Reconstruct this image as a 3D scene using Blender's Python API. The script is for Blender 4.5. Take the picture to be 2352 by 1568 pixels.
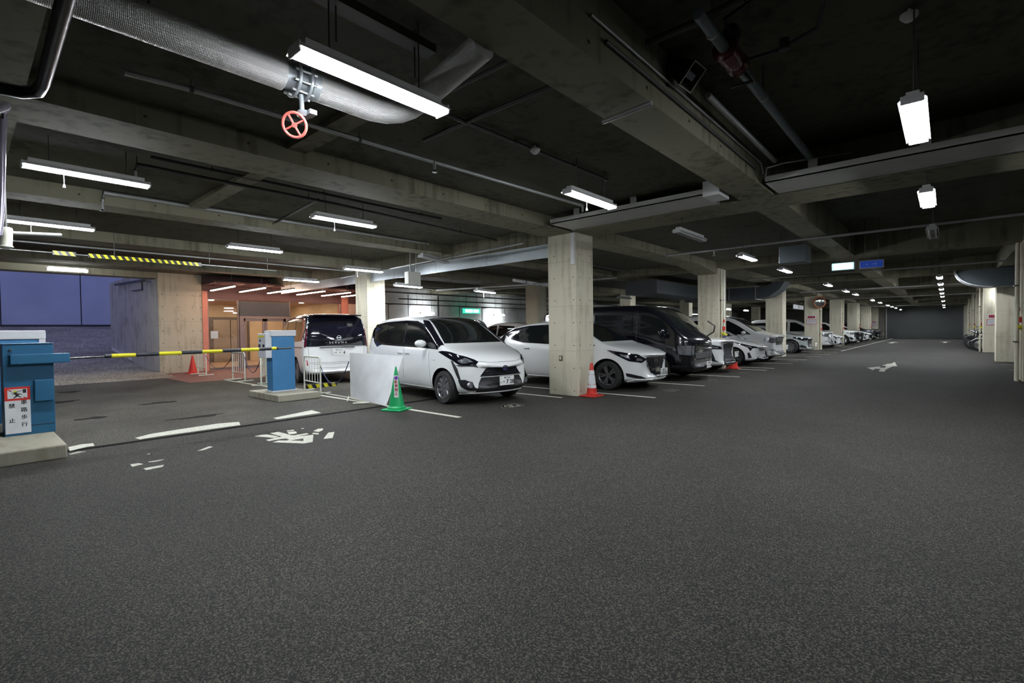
import bpy, bmesh, math, random
from mathutils import Vector, Matrix
from mathutils.bvhtree import BVHTree
random.seed(7)
for _o in list(bpy.data.objects): bpy.data.objects.remove(_o)
SC = bpy.context.scene
COL = SC.collection
# ---------------------------------------------------------------- camera
CH = 1.32
VF = Vector((-0.66314291, 0.74817582, -0.02178112))
VR = Vector((0.7484772, 0.66303619, -0.01284118))
VD = Vector((0.00483421, -0.0248182, -0.99968029))
FPX = 1127.25
CAMLOC = Vector((0, 0, CH))
cd = bpy.data.cameras.new('camera'); cam = bpy.data.objects.new('camera', cd); COL.objects.link(cam)
cd.sensor_width = 36.0; cd.lens = FPX * 36.0 / 2352.0; cd.clip_start = 0.05; cd.clip_end = 300
m = Matrix((VR, -VD, -VF)).transposed().to_4x4(); m.translation = CAMLOC
cam.matrix_world = m
SC.camera = cam
# ---------------------------------------------------------------- world and exposure
W = bpy.data.worlds.new('dusk'); SC.world = W; W.use_nodes = True
W.node_tree.nodes['Background'].inputs[0].default_value = (0.20, 0.23, 0.50, 1)
W.node_tree.nodes['Background'].inputs[1].default_value = 1.5
SC.view_settings.view_transform = 'Standard'; SC.view_settings.look = 'None'
SC.view_settings.gamma = 1; SC.view_settings.use_curve_mapping = False
SC.view_settings.exposure = 0.0
LAMP = 235.0; WARM = 42.0

# point of the real place behind a measured spot of the photograph, on a known plane
def ray(px, py): return VF + VR * ((px - 1176) / FPX) + VD * ((py - 784) / FPX)
def pz(px, py, z=0.0):
    v = ray(px, py); return CAMLOC + v * ((z - CH) / v.z)
def py_(px, py, y):
    v = ray(px, py); return CAMLOC + v * (y / v.y)
def px_(px, py, x):
    v = ray(px, py); return CAMLOC + v * (x / v.x)

# ---------------------------------------------------------------- materials
MATS = {}
def mat(name, col, rough=0.6, metal=0.0, emit=None, es=1.0, noise=None, bump=None, coat=0.0, spec=0.5, alpha=None, trans=0.0):
    if name in MATS: return MATS[name]
    M = bpy.data.materials.new(name); M.use_nodes = True; nt = M.node_tree; B = nt.nodes['Principled BSDF']
    B.inputs['Base Color'].default_value = (*col, 1); B.inputs['Roughness'].default_value = rough
    B.inputs['Metallic'].default_value = metal; B.inputs['Coat Weight'].default_value = coat
    B.inputs['Coat Roughness'].default_value = 0.04; B.inputs['Specular IOR Level'].default_value = spec
    B.inputs['Transmission Weight'].default_value = trans
    if emit: B.inputs['Emission Color'].default_value = (*emit, 1); B.inputs['Emission Strength'].default_value = es
    tc = nt.nodes.new('ShaderNodeTexCoord')
    if noise is None: noise = (6.0, 0.06)
    if noise:
        n = nt.nodes.new('ShaderNodeTexNoise'); n.inputs['Scale'].default_value = noise[0]; n.inputs['Detail'].default_value = 6
        nt.links.new(tc.outputs['Object'], n.inputs['Vector'])
        r = nt.nodes.new('ShaderNodeMapRange'); r.inputs[1].default_value = .3; r.inputs[2].default_value = .7
        r.inputs[3].default_value = 1 - noise[1]; r.inputs[4].default_value = 1 + noise[1]
        nt.links.new(n.outputs['Fac'], r.inputs[0])
        mx = nt.nodes.new('ShaderNodeVectorMath'); mx.operation = 'SCALE'; mx.inputs[0].default_value = col
        nt.links.new(r.outputs[0], mx.inputs['Scale']); nt.links.new(mx.outputs[0], B.inputs['Base Color'])
    if bump:
        n2 = nt.nodes.new('ShaderNodeTexNoise'); n2.inputs['Scale'].default_value = bump[0]; n2.inputs['Detail'].default_value = 4
        nt.links.new(tc.outputs['Object'], n2.inputs['Vector'])
        b = nt.nodes.new('ShaderNodeBump'); b.inputs['Strength'].default_value = bump[1]; b.inputs['Distance'].default_value = 0.02
        nt.links.new(n2.outputs['Fac'], b.inputs['Height']); nt.links.new(b.outputs[0], B.inputs['Normal'])
    MATS[name] = M; return M

def concrete(name, col, dirt=0.35, seam=0.9):
    """board-formed concrete: blotches, vertical runs of dirt, faint horizontal pour lines"""
    M = bpy.data.materials.new(name); M.use_nodes = True; nt = M.node_tree; L = nt.links.new; N = nt.nodes.new
    B = nt.nodes['Principled BSDF']; B.inputs['Roughness'].default_value = 0.82; B.inputs['Specular IOR Level'].default_value = .25
    tc = N('ShaderNodeTexCoord')
    n1 = N('ShaderNodeTexNoise'); n1.inputs['Scale'].default_value = 1.4; n1.inputs['Detail'].default_value = 8; n1.inputs['Roughness'].default_value = .65
    L(tc.outputs['Object'], n1.inputs['Vector'])
    mp = N('ShaderNodeMapping'); mp.inputs['Scale'].default_value = (9, 9, .7); L(tc.outputs['Object'], mp.inputs['Vector'])
    n2 = N('ShaderNodeTexNoise'); n2.inputs['Scale'].default_value = 1.0; n2.inputs['Detail'].default_value = 7; L(mp.outputs[0], n2.inputs['Vector'])
    mul = N('ShaderNodeMath'); mul.operation = 'ADD'; L(n1.outputs['Fac'], mul.inputs[0]); L(n2.outputs['Fac'], mul.inputs[1])
    cr = N('ShaderNodeValToRGB'); cr.color_ramp.elements[0].position = .72; cr.color_ramp.elements[1].position = 1.12
    d = 1 - dirt
    cr.color_ramp.elements[0].color = (col[0] * d, col[1] * d * .97, col[2] * d * .9, 1); cr.color_ramp.elements[1].color = (*col, 1)
    L(mul.outputs[0], cr.inputs['Fac'])
    sp = N('ShaderNodeSeparateXYZ'); L(tc.outputs['Object'], sp.inputs[0])
    md = N('ShaderNodeMath'); md.operation = 'PINGPONG'; md.inputs[1].default_value = seam / 2; L(sp.outputs['Z'], md.inputs[0])
    ls = N('ShaderNodeMath'); ls.operation = 'LESS_THAN'; ls.inputs[1].default_value = .006; L(md.outputs[0], ls.inputs[0])
    mx = N('ShaderNodeMix'); mx.data_type = 'RGBA'; mx.inputs[7].default_value = (col[0] * .6, col[1] * .58, col[2] * .55, 1)
    h = N('ShaderNodeMath'); h.operation = 'MULTIPLY'; h.inputs[1].default_value = .5; L(ls.outputs[0], h.inputs[0])
    L(h.outputs[0], mx.inputs[0]); L(cr.outputs[0], mx.inputs[6]); L(mx.outputs[2], B.inputs['Base Color'])
    n3 = N('ShaderNodeTexNoise'); n3.inputs['Scale'].default_value = 22; n3.inputs['Detail'].default_value = 6; L(tc.outputs['Object'], n3.inputs['Vector'])
    bp = N('ShaderNodeBump'); bp.inputs['Strength'].default_value = .25; bp.inputs['Distance'].default_value = .01
    L(n3.outputs['Fac'], bp.inputs['Height']); L(bp.outputs[0], B.inputs['Normal'])
    MATS[name] = M; return M

def asphalt(name, col, speck=.5, scale=170, patch=0.25, rough=.72):
    M = bpy.data.materials.new(name); M.use_nodes = True; nt = M.node_tree; L = nt.links.new; N = nt.nodes.new
    B = nt.nodes['Principled BSDF']; B.inputs['Roughness'].default_value = rough; B.inputs['Specular IOR Level'].default_value = .22
    tc = N('ShaderNodeTexCoord')
    v = N('ShaderNodeTexVoronoi'); v.inputs['Scale'].default_value = scale * .55; L(tc.outputs['Object'], v.inputs['Vector'])
    n = N('ShaderNodeTexNoise'); n.inputs['Scale'].default_value = scale * .28; n.inputs['Detail'].default_value = 3; L(tc.outputs['Object'], n.inputs['Vector'])
    b = N('ShaderNodeTexNoise'); b.inputs['Scale'].default_value = .6; b.inputs['Detail'].default_value = 8; b.inputs['Roughness'].default_value = .6; L(tc.outputs['Object'], b.inputs['Vector'])
    cr = N('ShaderNodeValToRGB'); e = cr.color_ramp.elements
    e[0].position = .25; e[0].color = (col[0] * .45, col[1] * .45, col[2] * .45, 1); e[1].position = .62; e[1].color = (*col, 1)
    x = e.new(.9); x.color = (col[0] * (1 + 5 * speck), col[1] * (1 + 4.8 * speck), col[2] * (1 + 4.2 * speck), 1)
    sx = N('ShaderNodeSeparateColor'); L(v.outputs['Color'], sx.inputs[0])
    a = N('ShaderNodeMath'); a.operation = 'MULTIPLY_ADD'; a.inputs[1].default_value = .55; L(sx.outputs[0], a.inputs[0])
    a2 = N('ShaderNodeMath'); a2.operation = 'MULTIPLY'; a2.inputs[1].default_value = .7; L(n.outputs['Fac'], a2.inputs[0]); L(a2.outputs[0], a.inputs[2])
    L(a.outputs[0], cr.inputs['Fac'])
    mr = N('ShaderNodeMapRange'); mr.inputs[1].default_value = .3; mr.inputs[2].default_value = .7; mr.inputs[3].default_value = 1 - patch; mr.inputs[4].default_value = 1 + patch
    L(b.outputs['Fac'], mr.inputs[0])
    s = N('ShaderNodeVectorMath'); s.operation = 'SCALE'; L(cr.outputs[0], s.inputs[0]); L(mr.outputs[0], s.inputs['Scale']); L(s.outputs[0], B.inputs['Base Color'])
    bp = N('ShaderNodeBump'); bp.inputs['Strength'].default_value = .6; bp.inputs['Distance'].default_value = .006
    L(a.outputs[0], bp.inputs['Height']); L(bp.outputs[0], B.inputs['Normal'])
    MATS[name] = M; return M

CON = concrete('column_concrete', (.64, .60, .47), .3)
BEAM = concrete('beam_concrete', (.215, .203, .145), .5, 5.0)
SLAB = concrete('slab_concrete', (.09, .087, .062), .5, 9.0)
WALLC = concrete('wall_concrete', (.40, .40, .36), .4, 1.8)
WALLR = concrete('ramp_wall_concrete', (.46, .42, .33), .5, 1.8)
HOLE = mat('tie_hole', (.05, .045, .035), .9)
ASPH = asphalt('asphalt', (.0128, .0123, .0110), 1.3, 300, .2, .8)
ASPW = asphalt('worn_asphalt', (.046, .043, .036), .35, 220, .42, .8)
LINE = mat('road_paint', (.60, .59, .50), .7, noise=(25, .22))
LINEF = mat('faded_paint', (.32, .31, .26), .75, noise=(60, .5))
GALV = mat('galvanised_steel', (.42, .43, .42), .45, .6)
DUCT = mat('duct_sheet', (.075, .09, .10), .5, .3)
TRAY = mat('pale_metal_tray', (.52, .52, .49), .5, .2)
DPIPE = mat('dark_pipe', (.07, .07, .065), .5, .3)
BLACK = mat('black_plastic', (.012, .012, .014), .45)
GBLACK = mat('gloss_black', (.006, .006, .012), .08, coat=1.0)
RUB = mat('tyre_rubber', (.018, .018, .018), .8)
WPAINT = mat('white_car_paint', (.90, .91, .91), .25, coat=1.0, noise=False)
SPAINT = mat('silver_car_paint', (.42, .46, .46), .28, .4, coat=1.0, noise=False)
NPAINT = mat('dark_navy_car_paint', (.005, .005, .009), .18, coat=1.0, noise=False)
DPAINT = mat('dark_grey_car_paint', (.05, .055, .06), .25, .4, coat=1.0, noise=False)
GLASS = mat('tinted_car_glass', (.008, .011, .012), .03, coat=1.0, spec=.8, noise=False)
CHROME = mat('chrome', (.75, .76, .78), .12, 1.0, noise=False)
RIM = mat('alloy_rim', (.30, .30, .32), .3, .9, noise=False)
REFL = mat('lamp_lens', (.22, .23, .25), .15, .4, coat=1.0, noise=(14, .3))
REDL = mat('red_lens', (.45, .01, .015), .15, coat=1.0)
WHITE = mat('white_plate', (.78, .78, .76), .5)
DKTXT = mat('dark_lettering', (.02, .03, .025), .6)
BLUE = mat('machine_blue', (.045, .20, .42), .45)
BLUED = mat('gate_blue', (.012, .10, .20), .45)
MWHITE = mat('machine_white', (.62, .63, .66), .5)
RED = mat('signal_red', (.55, .025, .015), .5)
GREEN = mat('cone_green', (.005, .36, .11), .45)
YEL = mat('hazard_yellow', (.72, .66, .02), .5)
WRAIL = mat('white_rail_paint', (.70, .70, .60), .5)
LWHITE = mat('lamp_housing_white', (.7, .7, .7), .5)
TUBE = mat('fluorescent_tube', (1, 1, 1), .5, emit=(.90, .95, 1.0), es=LAMP, noise=False)
WTUBE = mat('warm_strip', (1, 1, 1), .5, emit=(1.0, .68, .50), es=WARM, noise=False)
SALMON = mat('salmon_wall', (.55, .20, .14), .6)

# ---------------------------------------------------------------- mesh helpers
class MB:
    def __init__(s): s.v = []; s.f = []; s.m = []; s.mats = []
    def mi(s, mt):
        if mt not in s.mats: s.mats.append(mt)
        return s.mats.index(mt)
    def add(s, vs, fs, mt):
        o = len(s.v); s.v += [tuple(v) for v in vs]; k = s.mi(mt)
        for f in fs: s.f.append(tuple(i + o for i in f)); s.m.append(k)
    def box(s, a, b, mt, rz=0, c=None):
        x0, y0, z0 = a; x1, y1, z1 = b
        if x0 > x1: x0, x1 = x1, x0
        if y0 > y1: y0, y1 = y1, y0
        if z0 > z1: z0, z1 = z1, z0
        vs = [(x0, y0, z0), (x1, y0, z0), (x1, y1, z0), (x0, y1, z0), (x0, y0, z1), (x1, y0, z1), (x1, y1, z1), (x0, y1, z1)]
        if rz:
            c = c or ((x0 + x1) / 2, (y0 + y1) / 2); cs, sn = math.cos(rz), math.sin(rz)
            vs = [(c[0] + (x - c[0]) * cs - (y - c[1]) * sn, c[1] + (x - c[0]) * sn + (y - c[1]) * cs, z) for x, y, z in vs]
        s.add(vs, [(0, 3, 2, 1), (4, 5, 6, 7), (0, 1, 5, 4), (1, 2, 6, 5), (2, 3, 7, 6), (3, 0, 4, 7)], mt); return s
    def tube(s, pts, r, mt, n=10, cap=True):
        pts = [Vector(p) for p in pts]; rs = r if isinstance(r, (list, tuple)) else [r] * len(pts)
        vs = []; up = None
        for i, p in enumerate(pts):
            t = (pts[min(i + 1, len(pts) - 1)] - pts[max(i - 1, 0)]).normalized()
            if up is None: up = Vector((0, 0, 1)) if abs(t.z) < .9 else Vector((1, 0, 0))
            a = t.cross(up); 
            if a.length < 1e-4: a = t.cross(Vector((1, 0, 0)))
            a.normalize(); b = a.cross(t).normalized(); up = b
            k = 1.0
            if 0 < i < len(pts) - 1:
                c = (pts[i] - pts[i - 1]).normalized().dot((pts[i + 1] - pts[i]).normalized()); k = 1 / max(.5, math.sqrt((1 + c) / 2))
            for j in range(n):
                an = 2 * math.pi * j / n; vs.append(p + (a * math.cos(an) + b * math.sin(an)) * rs[i] * (1 if k == 1 else min(k, 1.3)))
        fs = [(i * n + j, i * n + (j + 1) % n, (i + 1) * n + (j + 1) % n, (i + 1) * n + j) for i in range(len(pts) - 1) for j in range(n)]
        if cap: fs += [tuple(range(n - 1, -1, -1)), tuple((len(pts) - 1) * n + j for j in range(n))]
        s.add(vs, fs, mt); return s
    def lathe(s, prof, mt, n=20, axis='z', c=(0, 0, 0), cap=True):
        vs = []
        for r, h in prof:
            for j in range(n):
                a = 2 * math.pi * j / n; x, y = r * math.cos(a), r * math.sin(a)
                p = (x, y, h) if axis == 'z' else ((h, x, y) if axis == 'x' else (y, h, x))
                vs.append((p[0] + c[0], p[1] + c[1], p[2] + c[2]))
        fs = [(i * n + j, i * n + (j + 1) % n, (i + 1) * n + (j + 1) % n, (i + 1) * n + j) for i in range(len(prof) - 1) for j in range(n)]
        if cap and prof[0][0] > 1e-5: fs.append(tuple(range(n - 1, -1, -1)))
        if cap and prof[-1][0] > 1e-5: fs.append(tuple((len(prof) - 1) * n + j for j in range(n)))
        s.add(vs, fs, mt); return s
    def prism(s, poly, f, t, mt):
        """poly: 2D list; f(u,v,w) -> 3D; extruded from w=0 to w=t"""
        n = len(poly); vs = [f(u, v, 0) for u, v in poly] + [f(u, v, t) for u, v in poly]
        s.add(vs, [tuple(range(n - 1, -1, -1)), tuple(range(n, 2 * n))] + [(i, (i + 1) % n, n + (i + 1) % n, n + i) for i in range(n)], mt); return s
    def build(s, name, parent=None, smooth=False, bevel=0, fixn=True):
        me = bpy.data.meshes.new(name); me.from_pydata(s.v, [], s.f); me.update()
        for mt in s.mats: me.materials.append(mt)
        me.polygons.foreach_set('material_index', s.m)
        if fixn:
            bm = bmesh.new(); bm.from_mesh(me); bmesh.ops.recalc_face_normals(bm, faces=bm.faces); bm.to_mesh(me); bm.free()
        if smooth:
            me.polygons.foreach_set('use_smooth', [True] * len(me.polygons))
            me.set_sharp_from_angle(angle=math.radians(smooth if smooth > 1 else 40))
        o = bpy.data.objects.new(name, me); COL.objects.link(o)
        if parent: o.parent = parent
        if bevel:
            b = o.modifiers.new('bevel', 'BEVEL'); b.width = bevel; b.segments = 2; b.limit_method = 'ANGLE'
        return o

def tag(o, label=None, cat=None, group=None, kind=None):
    if label: o['label'] = label
    if cat: o['category'] = cat
    if group: o['group'] = group
    if kind: o['kind'] = kind
    return o
def thing(name, label, cat, loc=(0, 0, 0), rz=0, group=None):
    o = bpy.data.objects.new(name, None); COL.objects.link(o); o.empty_display_size = .1
    o.location = loc; o.rotation_euler = (0, 0, rz); return tag(o, label, cat, group)
def struct(o): o['kind'] = 'structure'; return o
def copy_tree(o, parent=None):
    c = o.copy(); COL.objects.link(c); c.parent = parent
    for ch in [x for x in KIDS(o)]: copy_tree(ch, c)
    return c
def KIDS(o): return list(o.children)
def box_obj(name, a, b, mt, parent=None, bevel=0): return MB().box(a, b, mt).build(name, parent, bevel=bevel)

def to_mesh_obj(src, name, parent, mats=None):
    dg = bpy.context.evaluated_depsgraph_get(); me = bpy.data.meshes.new_from_object(src.evaluated_get(dg))
    me.name = name; o = bpy.data.objects.new(name, me); COL.objects.link(o)
    if parent: o.parent = parent
    if mats:
        me.materials.clear()
        for x in mats: me.materials.append(x)
    return o
def text_obj(name, body, size, mt, parent=None, M=None, thick=0.001, spacing=1.0, line=1.0, bold=0.0, sx=1.0):
    """flat lettering as a mesh; text plane is local XY, facing +Z, M places it"""
    cu = bpy.data.curves.new('t', 'FONT'); cu.body = body; cu.size = size; cu.align_x = 'CENTER'; cu.align_y = 'CENTER'
    cu.extrude = thick; cu.space_character = spacing; cu.space_line = line; cu.resolution_u = 3
    t = bpy.data.objects.new('t', cu); COL.objects.link(t)
    o = to_mesh_obj(t, name, parent, [mt]); bpy.data.objects.remove(t)
    if bold:                                                       # heavier strokes: shifted copies of the glyphs in the same mesh
        bm = bmesh.new()
        for dx, dy in ((0, 0), (bold, 0), (-bold, 0), (0, bold * .7)):
            n0 = len(bm.verts); bm.from_mesh(o.data); bm.verts.ensure_lookup_table()
            for v in bm.verts[n0:]: v.co.x += dx; v.co.y += dy
        bm.to_mesh(o.data); bm.free()
    if sx != 1.0:
        for v in o.data.vertices: v.co.x *= sx
    if M is not None: o.matrix_local = M
    return o
def face_m(loc, n, up=(0, 0, 1)):
    """matrix whose local Z looks along n, local Y along up"""
    n = Vector(n).normalized(); up = Vector(up); x = up.cross(n).normalized(); y = n.cross(x)
    M = Matrix((x, y, n)).transposed().to_4x4(); M.translation = Vector(loc); return M
# ---------------------------------------------------------------- cars
def lerp_tab(tab, x):
    if x <= tab[0][0]: return tab[0][1:]
    for a, b in zip(tab, tab[1:]):
        if x <= b[0]:
            t = (x - a[0]) / (b[0] - a[0]); return tuple(p + (q - p) * t for p, q in zip(a[1:], b[1:]))
    return tab[-1][1:]

def wheel_mesh(r, w, spokes, style):
    t = MB(); h = w / 2; ri = r * .70
    t.lathe([(ri, -h), (r * .93, -h), (r * .985, -h * .75), (r, -h * .4), (r, h * .4), (r * .985, h * .75), (r * .93, h), (ri, h), (ri, h * .8), (ri, -h * .8), (ri, -h)], RUB, 28, 'y', cap=False)
    rm = MB()
    rm.lathe([(ri, h * .82), (ri * .95, h * .95), (ri * .90, h * .8), (ri * .88, h * .1), (ri * .88, -h * .6)], RIM, 28, 'y', cap=False)
    rm.lathe([(ri * .88, h * .0), (.001, h * .0)], BLACK, 20, 'y', cap=False)
    rm.lathe([(.001, h * .78), (ri * .16, h * .78), (ri * .2, h * .6), (ri * .22, 0)], RIM, 14, 'y', cap=False)
    for k in range(spokes):
        a = 2 * math.pi * k / spokes
        offs = (-.10, .10) if style == 'twin' else (0,)
        for of in offs:
            ww = .05 * r / .3 if style == 'twin' else .085 * r / .3
            a2 = a + of * 1.6
            tw = .22 if style == 'twist' else 0
            p0 = (ri * .15, a2 - tw); p1 = (ri * .93, a2 + tw)
            c0 = Vector((p0[0] * math.cos(p0[1]), 0, p0[0] * math.sin(p0[1]))); c1 = Vector((p1[0] * math.cos(p1[1]), 0, p1[0] * math.sin(p1[1])))
            d = (c1 - c0).normalized(); s = Vector((-d.z, 0, d.x)) * ww / 2
            vs = []
            for c, k2, y in ((c0, .8, h * .72), (c1, 1.05, h * .84)):
                for q, yy in ((-1, y - .02), (-.6, y), (.6, y), (1, y - .02)):
                    vs.append((c.x + s.x * q * k2, yy, c.z + s.z * q * k2))
            rm.add(vs, [(0, 1, 5, 4), (1, 2, 6, 5), (2, 3, 7, 6)], RIM)
    return t, rm

class Car:
    """st rows: distance behind nose, underside z, waist z, top z, half width. Local +X is forward, origin on the ground at mid length."""
    def __init__(s, name, label, cat, L, st, paint, loc, rz=0, tumble=.22, bowf=.22, bowr=.10, whl=(.82, 3.5, .31), wr_crown=.5, group=None, spokes=5, style='plain', wellr=None, mirror=True, arch=True):
        s.L = L; s.st = st; s.paint = paint; s.W = max(r[4] for r in st)
        s.root = thing(name, label, cat, loc, rz, group)
        vs = []; n = None
        for d, zb, zs, zt, w in st:
            g = max(zt - zs, 0.0); x = L / 2 - d; hb = zs - zb
            tw = tumble
            y5 = w * .975; y6 = y5 - tw * g * .86 - .012; ph = min(1, g / .35)
            half = [(0, zb), (w * .55, zb), (w * .86, zb + .012), (w * .965, zb + .10 * hb + .02), (w, zb + .42 * hb), (w * .995, zb + .78 * hb), (y5, zs),
                    (y6 + .02, zs + g * .52), (y6, zs + g * .86), (y6 - .07 - .06 * (1 - ph), zs + g * (.96 if ph > .5 else .93)), (y6 * .55, zs + g * .995), (0, zt)]
            ring = half + [(-y, z) for y, z in half[-2:0:-1]]
            n = len(ring)
            for y, z in ring:
                q = (y / s.W) ** 2; xx = x
                if d < 1.1: xx -= bowf * q * (1 - d / 1.1) ** 1.3
                db = L - d
                if db < .8: xx += bowr * q * (1 - db / .8) ** 1.3
                vs.append((xx, y, z))
        fs = []
        for i in range(len(st) - 1):
            for j in range(n): fs.append((i * n + j, (i + 1) * n + j, (i + 1) * n + (j + 1) % n, i * n + (j + 1) % n))
        def cap(i, flip):
            o = i * n; out = []
            for j in range(n // 2): 
                a, b, c, d_ = o + j, o + j + 1, o + (n - j - 1) % n, o + (n - j) % n
                f = [a, b, c, d_]
                g2 = []
                for q in f:
                    if q not in g2: g2.append(q)
                if len(g2) >= 3: out.append(tuple(g2 if flip else g2[::-1]))
            return out
        fs += cap(0, False) + cap(len(st) - 1, True)
        b = MB(); b.add(vs, fs, paint); raw = b.build('rawbody', None, smooth=40)
        for p in raw.data.polygons: p.use_smooth = True
        sub = raw.modifiers.new('s', 'SUBSURF'); sub.levels = 2; sub.render_levels = 2
        smooth = to_mesh_obj(raw, 'smoothbody', None)
        bm = bmesh.new(); bm.from_mesh(smooth.data); s.bvh = BVHTree.FromBMesh(bm); bm.free()
        smooth.data.materials.append(BLACK)
        s.wr = whl[2]; s.axles = (L / 2 - whl[0], L / 2 - whl[1])
        if arch:
            c = MB(); R = wellr or s.wr + .055
            for ax in s.axles:
                for sg in (1, -1):
                    y0, y1 = (s.W - .30, s.W + .2) if sg > 0 else (-s.W - .2, -s.W + .30)
                    c.lathe([(R, y0), (R, y1)], BLACK, 32, 'y', (ax, 0, s.wr))
            cut = c.build('cut', None); cut.data.materials.clear(); cut.data.materials.append(paint); cut.data.materials.append(BLACK)
            for p in cut.data.polygons: p.material_index = 1
            bo = smooth.modifiers.new('b', 'BOOLEAN'); bo.operation = 'DIFFERENCE'; bo.object = cut; bo.solver = 'EXACT'
            s.body = to_mesh_obj(smooth, 'body', s.root); bpy.data.objects.remove(cut)
            if len(s.body.data.polygons) < 100: print('BOOLEAN FAIL', name)
            bpy.data.objects.remove(smooth)
        else:
            s.body = smooth; smooth.name = 'body'; smooth.parent = s.root
        s.body.name = 'body'; s.body.data.set_sharp_from_angle(angle=math.radians(50))
        bpy.data.objects.remove(raw)
        # wheels
        t, rm = wheel_mesh(s.wr, .2, spokes, style)
        w0 = t.build('wheel', s.root, smooth=35); r0 = rm.build('alloy_rim', w0, smooth=30)
        first = True
        for ax in s.axles:
            for sg in (1, -1):
                if first: w = w0; first = False
                else:
                    w = w0.copy(); COL.objects.link(w); rr = r0.copy(); COL.objects.link(rr); rr.parent = w
                w.location = (ax, sg * (s.W - .125), s.wr); w.rotation_euler = (0, 0, 0 if sg > 0 else math.pi)
    def X(s, d): return s.L / 2 - d
    def cast(s, mode, a, b, sg=1):
        """S: (d,z) from side sg; F: (y,z) from the front; R: (y,z) from behind; T: (d,y) from above; N: 3D point (d,y,z) to the nearest skin"""
        if mode == 'S': o = Vector((s.X(a), sg * 3, b)); dr = Vector((0, -sg, 0))
        elif mode == 'F': o = Vector((s.L, a, b)); dr = Vector((-1, 0, 0))
        elif mode == 'R': o = Vector((-s.L, a, b)); dr = Vector((1, 0, 0))
        elif mode == 'T': o = Vector((s.X(a), b, 4)); dr = Vector((0, 0, -1))
        h = s.bvh.ray_cast(o, dr)
        if h[0] is None:
            q = o + dr * 3 if mode in 'ST' else o + dr * s.L
            q = Vector((s.X(a), sg * s.W, b)) if mode == 'S' else (Vector((s.X(.1), a, b)) if mode == 'F' else (Vector((-s.L / 2 + .1, a, b)) if mode == 'R' else Vector((s.X(a), b, 1.5))))
            h = s.bvh.find_nearest(q)
        return h[0], h[1]
    def patch(s, name, mode, poly, mt, off=.006, sg=1, parent=None, fine=.06):
        """a panel of given outline hugging the body skin"""
        bm = bmesh.new()
        if mode == 'N': vs = [bm.verts.new((s.X(a), b * sg, c)) for a, b, c in poly]
        else: vs = [bm.verts.new((a, b, 0)) for a, b in poly]
        f = bm.faces.new(vs); bmesh.ops.triangulate(bm, faces=[f])
        for _ in range(5):
            ed = [e for e in bm.edges if e.calc_length() > fine]
            if not ed: break
            bmesh.ops.subdivide_edges(bm, edges=ed, cuts=1); bmesh.ops.triangulate(bm, faces=bm.faces[:])
        for v in bm.verts:
            if mode == 'N': h = s.bvh.find_nearest(v.co); p, nn = h[0], h[1]
            else: p, nn = s.cast(mode, v.co.x, v.co.y, sg)
            v.co = p + nn * off
        # closed rim so the panel has thickness
        bmesh.ops.recalc_face_normals(bm, faces=bm.faces[:])
        be = [e for e in bm.edges if e.is_boundary]
        r = bmesh.ops.extrude_edge_only(bm, edges=be)
        for v in [g for g in r['geom'] if isinstance(g, bmesh.types.BMVert)]:
            h = s.bvh.find_nearest(v.co); v.co = h[0] - h[1] * .004
        bmesh.ops.recalc_face_normals(bm, faces=bm.faces[:])
        # outward check
        k = 0
        for f in bm.faces:
            h = s.bvh.find_nearest(f.calc_center_median())
            k += f.normal.dot(h[1])
        if k < 0: bmesh.ops.reverse_faces(bm, faces=bm.faces[:])
        me = bpy.data.meshes.new(name); bm.to_mesh(me); bm.free(); me.materials.append(mt)
        me.polygons.foreach_set('use_smooth', [True] * len(me.polygons)); me.set_sharp_from_angle(angle=math.radians(40))
        o = bpy.data.objects.new(name, me); COL.objects.link(o); o.parent = parent or s.root
        return o
    def both(s, *a, **k): return [s.patch(*a, sg=g, **k) for g in (1, -1)]
    def bothy(s, name, mode, poly, mt, **k):
        return [s.patch(name, mode, [(g * a, b) for a, b in poly], mt, **k) for g in (1, -1)]
    def mirrors(s, d, z, mt=None, size=(.10, .13, .075), y=None):
        for g in (1, -1):
            p, n = s.cast('S', d, z, g); yy = y or abs(p.y) + .13
            b = MB(); b.lathe([(.001, -1), (.45, -.9), (.8, -.55), (1, 0), (.85, .5), (.5, .85), (.001, 1)], mt or s.paint, 14, 'x')
            o = b.build('wing_mirror', s.root, smooth=60)
            for v in o.data.vertices: v.co = Vector((v.co.x * size[0] * (.7 if v.co.x < 0 else 1), v.co.y * size[1], v.co.z * size[2]))
            o.location = (p.x, g * yy, z + .05)
            a = MB(); a.tube([(p.x, g * (abs(p.y) - .03), z - .02), (p.x, g * (yy - .05), z + .0)], .028, BLACK, 8); a.build('mirror_stalk', s.root, smooth=40)
    def plate(s, x, y, z, body, nx=1, small=None, kana=None):
        b = MB(); b.box((-.006, -.165, -.0825), (.006, .165, .0825), WHITE); o = b.build('number_plate', s.root, bevel=.004)
        o.location = (x, y, z)
        up = Vector((0, 0, 1)); X = .0075 * nx
        k = text_obj('plate_number', body, .105, DKTXT, o, face_m((X, -.02 * nx * -1, -.025), (nx, 0, 0)), bold=.003)
        if small: text_obj('plate_lettering', small, .042, DKTXT, o, face_m((X, 0, .050), (nx, 0, 0)))
        if kana: text_obj('plate_kana', kana, .038, DKTXT, o, face_m((X, -.135 * nx, -.028), (nx, 0, 0)))
        return o
    def handle(s, d, z, mt=None):
        for g in (1, -1):
            p, n = s.cast('S', d, z, g); b = MB(); b.box((p.x - .09, g * (abs(p.y) - .005) , z - .014), (p.x + .09, g * (abs(p.y) + .030), z + .014), mt or s.paint)
            b.build('door_handle', s.root, bevel=.01)
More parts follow.
